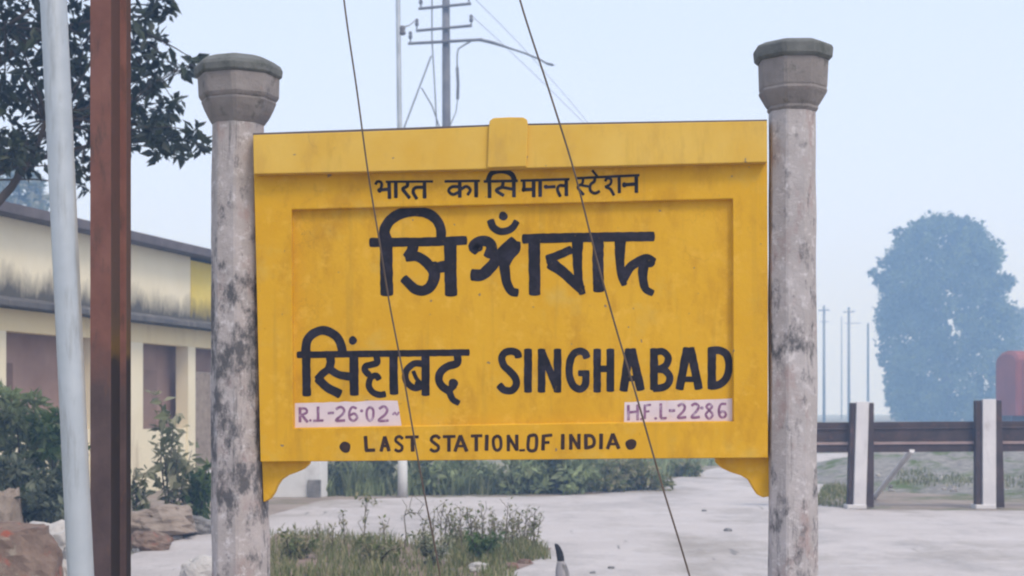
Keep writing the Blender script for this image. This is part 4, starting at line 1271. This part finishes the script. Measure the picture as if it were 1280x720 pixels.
for k, (x, y, top, hw, matl, lab) in enumerate(((372, 700, 668, 26, 'leaf_dry', 'low leafy weed at the right foot of the left pillar'), (604, 702, 668, 26, 'leaf_green', 'small fresh green weed in the grass under the word STATION'),
                                               (470, 706, 676, 30, 'leaf_dry', 'bushy olive weed in the middle of the grass'), (540, 708, 672, 24, 'leaf_mid', 'grey green weed at the foot of the left wire'))):
    weed('leafy_weed', lab, x, y, top, hw, M[matl], 70 + k, 6, 0.06, 14)

# ------------------------------------------------------------------ rubble
def stone(label, px, y_base, w_px, h_px, matl, seed, name='rubble_stone', cat='stone', group=None, boxy=0.6, rot=None, zoff=0.0):
    b = G(px, y_base)
    d = b.y
    r_ = random.Random(seed)
    bm = bmesh.new()
    bmesh.ops.create_cube(bm, size=2.0)
    bmesh.ops.subdivide_edges(bm, edges=bm.edges, cuts=9, use_grid_fill=True)
    W, H = w_px * d / F / 2, h_px * d / F / 2
    D = W * r_.uniform(0.7, 1.0)
    Rm = Matrix.Rotation(r_.uniform(0, 3.1) if rot is None else rot, 3, 'Z') @ Matrix.Rotation(r_.uniform(-0.25, 0.25), 3, 'X') @ Matrix.Rotation(r_.uniform(-0.2, 0.2), 3, 'Y')
    for v in bm.verts:
        p = v.co.copy()
        s = p.normalized() * 1.25
        p = p.lerp(s, 1 - boxy * 0.75)
        p += Vector(p).normalized() * (0.36 * mnoise.noise(p * 0.9 + Vector((seed, 0, 0))) + 0.20 * mnoise.noise(p * 2.2 + Vector((seed, 4, 0))) + 0.08 * mnoise.noise(p * 5.5 + Vector((seed, 9, 0))))
        p = Rm @ Vector((p.x * 0.9, p.y * 0.9, p.z * 0.95))
        v.co = Vector((b.x + p.x * W, b.y + p.y * D, H * 0.85 + p.z * H + zoff))
    vs = [v.co.copy() for v in bm.verts]
    fs = [[v.index for v in f.verts] for f in bm.faces]
    bm.free()
    o = build(name, vs, fs, M[matl], None, origin=(b.x, b.y, zoff))
    return tag(o, label, cat, group)


stone('big brick red and tan rubble block in the bottom left corner', 14, 742, 116, 92, 'stone_brick', 3, boxy=0.7)
stone('pale broken concrete slab leaning behind the brick red block, by the grey pole', 66, 716, 74, 66, 'stone_pale', 8, boxy=0.8)
stone('dark grey rubble block partly behind the grey pole', 96, 716, 56, 46, 'stone_grey', 12, boxy=0.75)
stone('small pale chunk beside the foot of the grey pole, at the bottom edge', 76, 736, 30, 36, 'stone_pale', 15)
stone('pinkish slab standing under the large bush at the left edge', 4, 690, 40, 84, 'stone_tan', 18, boxy=0.8)
stone('long tan block with dark holes, right of the rusty rail post', 200, 672, 84, 36, 'stone_tan', 22, boxy=0.75, rot=0.1, zoff=0.05)
stone('dark grey stone at the apron edge beside the left pillar', 246, 668, 44, 22, 'stone_grey', 25, boxy=0.6)
stone('brown stone under the tan block with dark holes', 186, 688, 46, 24, 'stone_brick', 27)
stone('pale rounded rock on the concrete, left of the left pillar', 246, 730, 40, 34, 'stone_pale', 29, boxy=0.3)
for k in range(16):
    rr_ = random.Random(200 + k)
    x = rr_.uniform(165, 270); y = 690 - (x - 168) * 0.27 + rr_.uniform(-10, 3)
    stone('small rubble piece along the broken edge of the concrete apron', x, y, rr_.uniform(7, 16), rr_.uniform(5, 10), rr_.choice(['stone_grey', 'stone_tan', 'stone_brick']), 300 + k, group='small rubble pieces at the apron edge')
for k, (x, y, w_) in enumerate(((598, 716, 24), (640, 712, 16), (566, 718, 14), (656, 706, 14), (764, 712, 8), (741, 718, 7), (910, 665, 9), (880, 640, 6))):
    stone('small stone lying on the ground in front of the pale concrete' if k < 4 else 'tiny dark pebble lying on the open pale concrete', x, y, w_, w_ * 0.55, 'stone_brick' if k in (1, 3) else ('stone_pale' if k == 0 else 'stone_grey'), 340 + k, group='small stones by the grass' if k < 4 else 'pebbles on the concrete')
for k in range(22):
    r_ = random.Random(700 + k)
    x = r_.uniform(-10, 125) if k < 14 else r_.uniform(166, 258)
    y = r_.uniform(668, 735) if k < 14 else r_.uniform(650, 676)
    stone('broken rubble fragment in the heap by the big brick red block' if k < 14 else 'broken rubble fragment on the earth bank between rail post and left pillar', x, y, r_.uniform(12, 28), r_.uniform(9, 20),
          r_.choice(['stone_brick', 'stone_grey', 'stone_brick', 'stone_tan']), 720 + k, group='rubble heap at the left' if k < 14 else 'rubble on the earth bank', zoff=0.0 if k < 14 else 0.12)
# reddish soil at the end of the grass strip
sheet('soil_patch', [G(560, 705), G(610, 694), (G(668, 688)), G(690, 686), G(684, 692), G(660, 700), G(668, 706), G(640, 716), G(600, 735), G(330, 760), G(322, 690), G(345, 668), G(450, 676), G(520, 682)], mottled('reddish_soil', (0.24, 0.17, 0.14), (0.34, 0.25, 0.22), 4, 0.95, stains=(((0.16, 0.15, 0.08), 3, 0.5, 0.65, None),), bump_s=0.6, bump_d=0.02), 0.014)

# black tipped stake at the bottom of the picture
SB = G(703, 735)
ST = thing('short_stake', 'short weathered grey stake with a bent black tip at the bottom edge', 'stake', SB)
ds = SB.y


def sp(x, y): return P(x, y, ds)


m = MB(); m.rings([[sp(cx + math.cos(a) * rx, y) + Vector((0, math.sin(a) * rx * ds / F, 0)) for a in [2 * math.pi * k / 10 for k in range(10)]] for y, cx, rx in ((736, 704, 10.5), (722, 703.5, 9.4), (712, 702.5, 8.0), (705, 701.6, 6), (700.5, 700.8, 4.2))])
body = m.build('stake', M['stump_wood'], ST, smooth=True)
m = MB(); m.rings([[sp(cx + math.cos(a) * rx, y) + Vector((0, math.sin(a) * rx * ds / F, 0)) for a in [2 * math.pi * k / 10 for k in range(10)]] for y, cx, rx in ((702, 701.0, 4.4), (697, 700.6, 4.7), (690, 699.2, 4.3), (684, 697.2, 3.6), (681, 695.8, 2.6), (679.6, 694.6, 1.0))])
m.build('tip', M['char'], ST, smooth=True)
m = MB(); m.prism([sp(703, 704.5) + Vector((0, -0.045, 0)), sp(708.5, 706) + Vector((0, -0.04, 0)), sp(713.5, 736) + Vector((0, -0.06, 0)), sp(706, 736) + Vector((0, -0.07, 0))],
                  [sp(703, 704.5), sp(708.5, 706), sp(713.5, 736), sp(706, 736)])
m.build('splinter', M['stone_grey'], ST)

# ------------------------------------------------------------------ buffer stop
db = 1.5 * F / (636 - HZ)
BS = thing('buffer_stop', 'low barrier of dark old rails on pale fronted posts beyond the concrete', 'barrier', P(1155, 636, db))


def bx(x0, x1, y0, y1, o0, o1, name, mat, parent, bev=0.006):
    m = MB()
    f = [P(x0, y1, db) + Vector((0, o0, 0)), P(x1, y1, db) + Vector((0, o0, 0)), P(x1, y0, db) + Vector((0, o0, 0)), P(x0, y0, db) + Vector((0, o0, 0))]
    m.prism(f, [v + Vector((0, o1 - o0, 0)) for v in f])
    return m.build(name, mat, parent, bevel=bev)


def post(xl, xr, wl, wr, yt, yb, wb):
    m = MB()
    # pale front face, slightly battered: wider at the foot
    f = [P(wl - wb, yb, db), P(wr - wb, yb, db), P(wr, yt, db), P(wl, yt, db)]
    f = [v + Vector((0, -0.10, 0)) for v in f]
    m.prism(f, [v + Vector((0, 0.06, 0)) for v in f])
    p = m.build('post', M['post_white'], BS, bevel=0.008)
    for (a, b, sk) in ((xl, wl - 0.4, -1), (wr + 0.4, xr, 0)):
        m = MB()
        f = [P(a - wb, yb - 1, db), P(b - wb + (4 if sk == 0 else 0), yb - 1, db), P(b, yt + 1.5, db), P(a, yt + 1.5, db)]
        f = [v + Vector((0, -0.07, 0)) for v in f]
        m.prism(f, [v + Vector((0, 0.12, 0)) for v in f]); m.build('side_rail', M['rail_dark'], p, bevel=0.006)
    m = MB()
    f = [P(wl - wb - 6, yb + 1.5, db - 0.12), P(wr - wb + 3, yb + 1.5, db - 0.12), P(wr - wb + 3, yb - 4, db - 0.12), P(wl - wb - 6, yb - 4, db - 0.12)]
    m.prism(f, [v + Vector((0, 0.25, 0)) for v in f]); m.build('footing', M['post_white'], p, bevel=0.01)


post(1062.5, 1091, 1069, 1084.5, 502, 635, 4)
post(1218, 1250, 1226, 1242.5, 499, 635, 0)
post(1392, 1424, 1400, 1416.5, 499, 635, 0)
for (y0, y1, o0, nm, mt) in ((527, 551.5, 0.06, 'beam', 'rail_dark'), (552, 555, 0.035, 'lip', 'rail_lip'), (555.5, 564.5, 0.055, 'lower_beam', 'rail_dark')):
    m = MB()
    f = [P(972, y1 + 1.5, db), P(1440, y1 - 1, db), P(1440, y0 - 1.5, db), P(972, y0 + 1.5, db)]
    f = [v + Vector((0, o0, 0)) for v in f]
    m.prism(f, [v + Vector((0, 0.14 - o0 + 0.06, 0)) for v in f])
    m.build(nm, M[mt], BS, bevel=0.004)
m = MB(); m.tube([P(980, 537, db + 0.05), P(1440, 533, db + 0.05)], 0.016, 6); m.build('rib', M['rail_dark'], BS)
a, b = G(1091, 624), P(1140, 563, db + 0.05)
m = MB(); m.tube([a, b], 0.042, 8); tag(m.build('pale_plank', M['post_white'], None, origin=a), 'pale bar leaning diagonally between the posts of the buffer stop', 'bar')
o = stone('pale stone on the gravel beside the leaning bar', 1122, 606, 14, 8, 'stone_pale', 401, zoff=0.15)
for k in range(26):
    r_ = random.Random(500 + k)
    stone('pale ballast stone on the gravel behind the buffer stop', r_.uniform(1095, 1215) if k < 18 else r_.uniform(1255, 1290), r_.uniform(590, 632), r_.uniform(4, 9), r_.uniform(3, 5), r_.choice(['stone_pale', 'stone_grey', 'stone_pale']), 520 + k, group='ballast stones behind the buffer stop', zoff=0.20)

# ------------------------------------------------------------------ red freight wagon far right
dw = 66.0
w0 = P(1270, HZ, dw); w0.z = 0
WG = thing('freight_wagon', 'oxide red covered freight wagon in the haze, cut by the picture edge', 'wagon', (w0.x + 4.5, w0.y, 0))
L, Wd = 9.0, 2.8
m = MB()
sec = [(0, 1.15), (0, 3.70), (0.14, 3.92), (0.55, 4.06), (1.4, 4.14), (2.25, 4.06), (2.66, 3.92), (2.8, 3.70), (2.8, 1.15)]
ringsw = []
for x, ins in ((0, 0.10), (0.12, 0.0), (L - 0.12, 0.0), (L, 0.10)):
    ringsw.append([Vector((w0.x + x, w0.y + Wd / 2 + (yy - Wd / 2) * (1 - ins * 0.4), 1.15 + (zz - 1.15) * (1 - ins * 0.5))) for yy, zz in sec])
m.rings(ringsw); m.build('body', M['wagon'], WG)
for k in range(9):
    x = w0.x + 0.35 + k * (L - 0.7) / 8
    m = MB(); m.box((x - 0.04, w0.y - 0.06, 1.16), (x + 0.04, w0.y - 0.003, 3.62)); m.build('side_rib', M['wagon'], WG)
m = MB(); m.box((w0.x + 3.6, w0.y - 0.1, 1.2), (w0.x + 5.4, w0.y - 0.062, 3.2)); m.build('door', M['wagon'], WG)
m = MB(); m.box((w0.x - 0.1, w0.y + 0.3, 0.85), (w0.x + L + 0.1, w0.y + 2.5, 1.148)); m.build('underframe', M['wagon_dark'], WG)
for x in (1.2, 2.9, 6.1, 7.8):
    for yy in (0.35, 2.1):
        m = MB(); m.tube([Vector((w0.x + x, w0.y + yy, 0.46)), Vector((w0.x + x, w0.y + yy + 0.13, 0.46))], 0.46, 24); m.build('wheel', M['wagon_dark'], WG)

# ------------------------------------------------------------------ haze
m = MB(); m.box((-260, -60, -1.0), (260, 330, 22.0))
hz = m.build('haze', M['wire'])
hm = bpy.data.materials.new('haze_air'); hm.use_nodes = True
hn = hm.node_tree; hn.nodes.clear()
ho = hn.nodes.new('ShaderNodeOutputMaterial'); hv = hn.nodes.new('ShaderNodeVolumePrincipled')
hv.inputs['Color'].default_value = (0.36, 0.60, 1.0, 1)
hv.inputs['Absorption Color'].default_value = (1, 1, 1, 1)
hv.inputs['Density'].default_value = 0.0050
hv.inputs['Anisotropy'].default_value = 0.0
hn.links.new(hv.outputs[0], ho.inputs['Volume'])
hz.data.materials.clear(); hz.data.materials.append(hm)
tag(hz, kind='stuff')
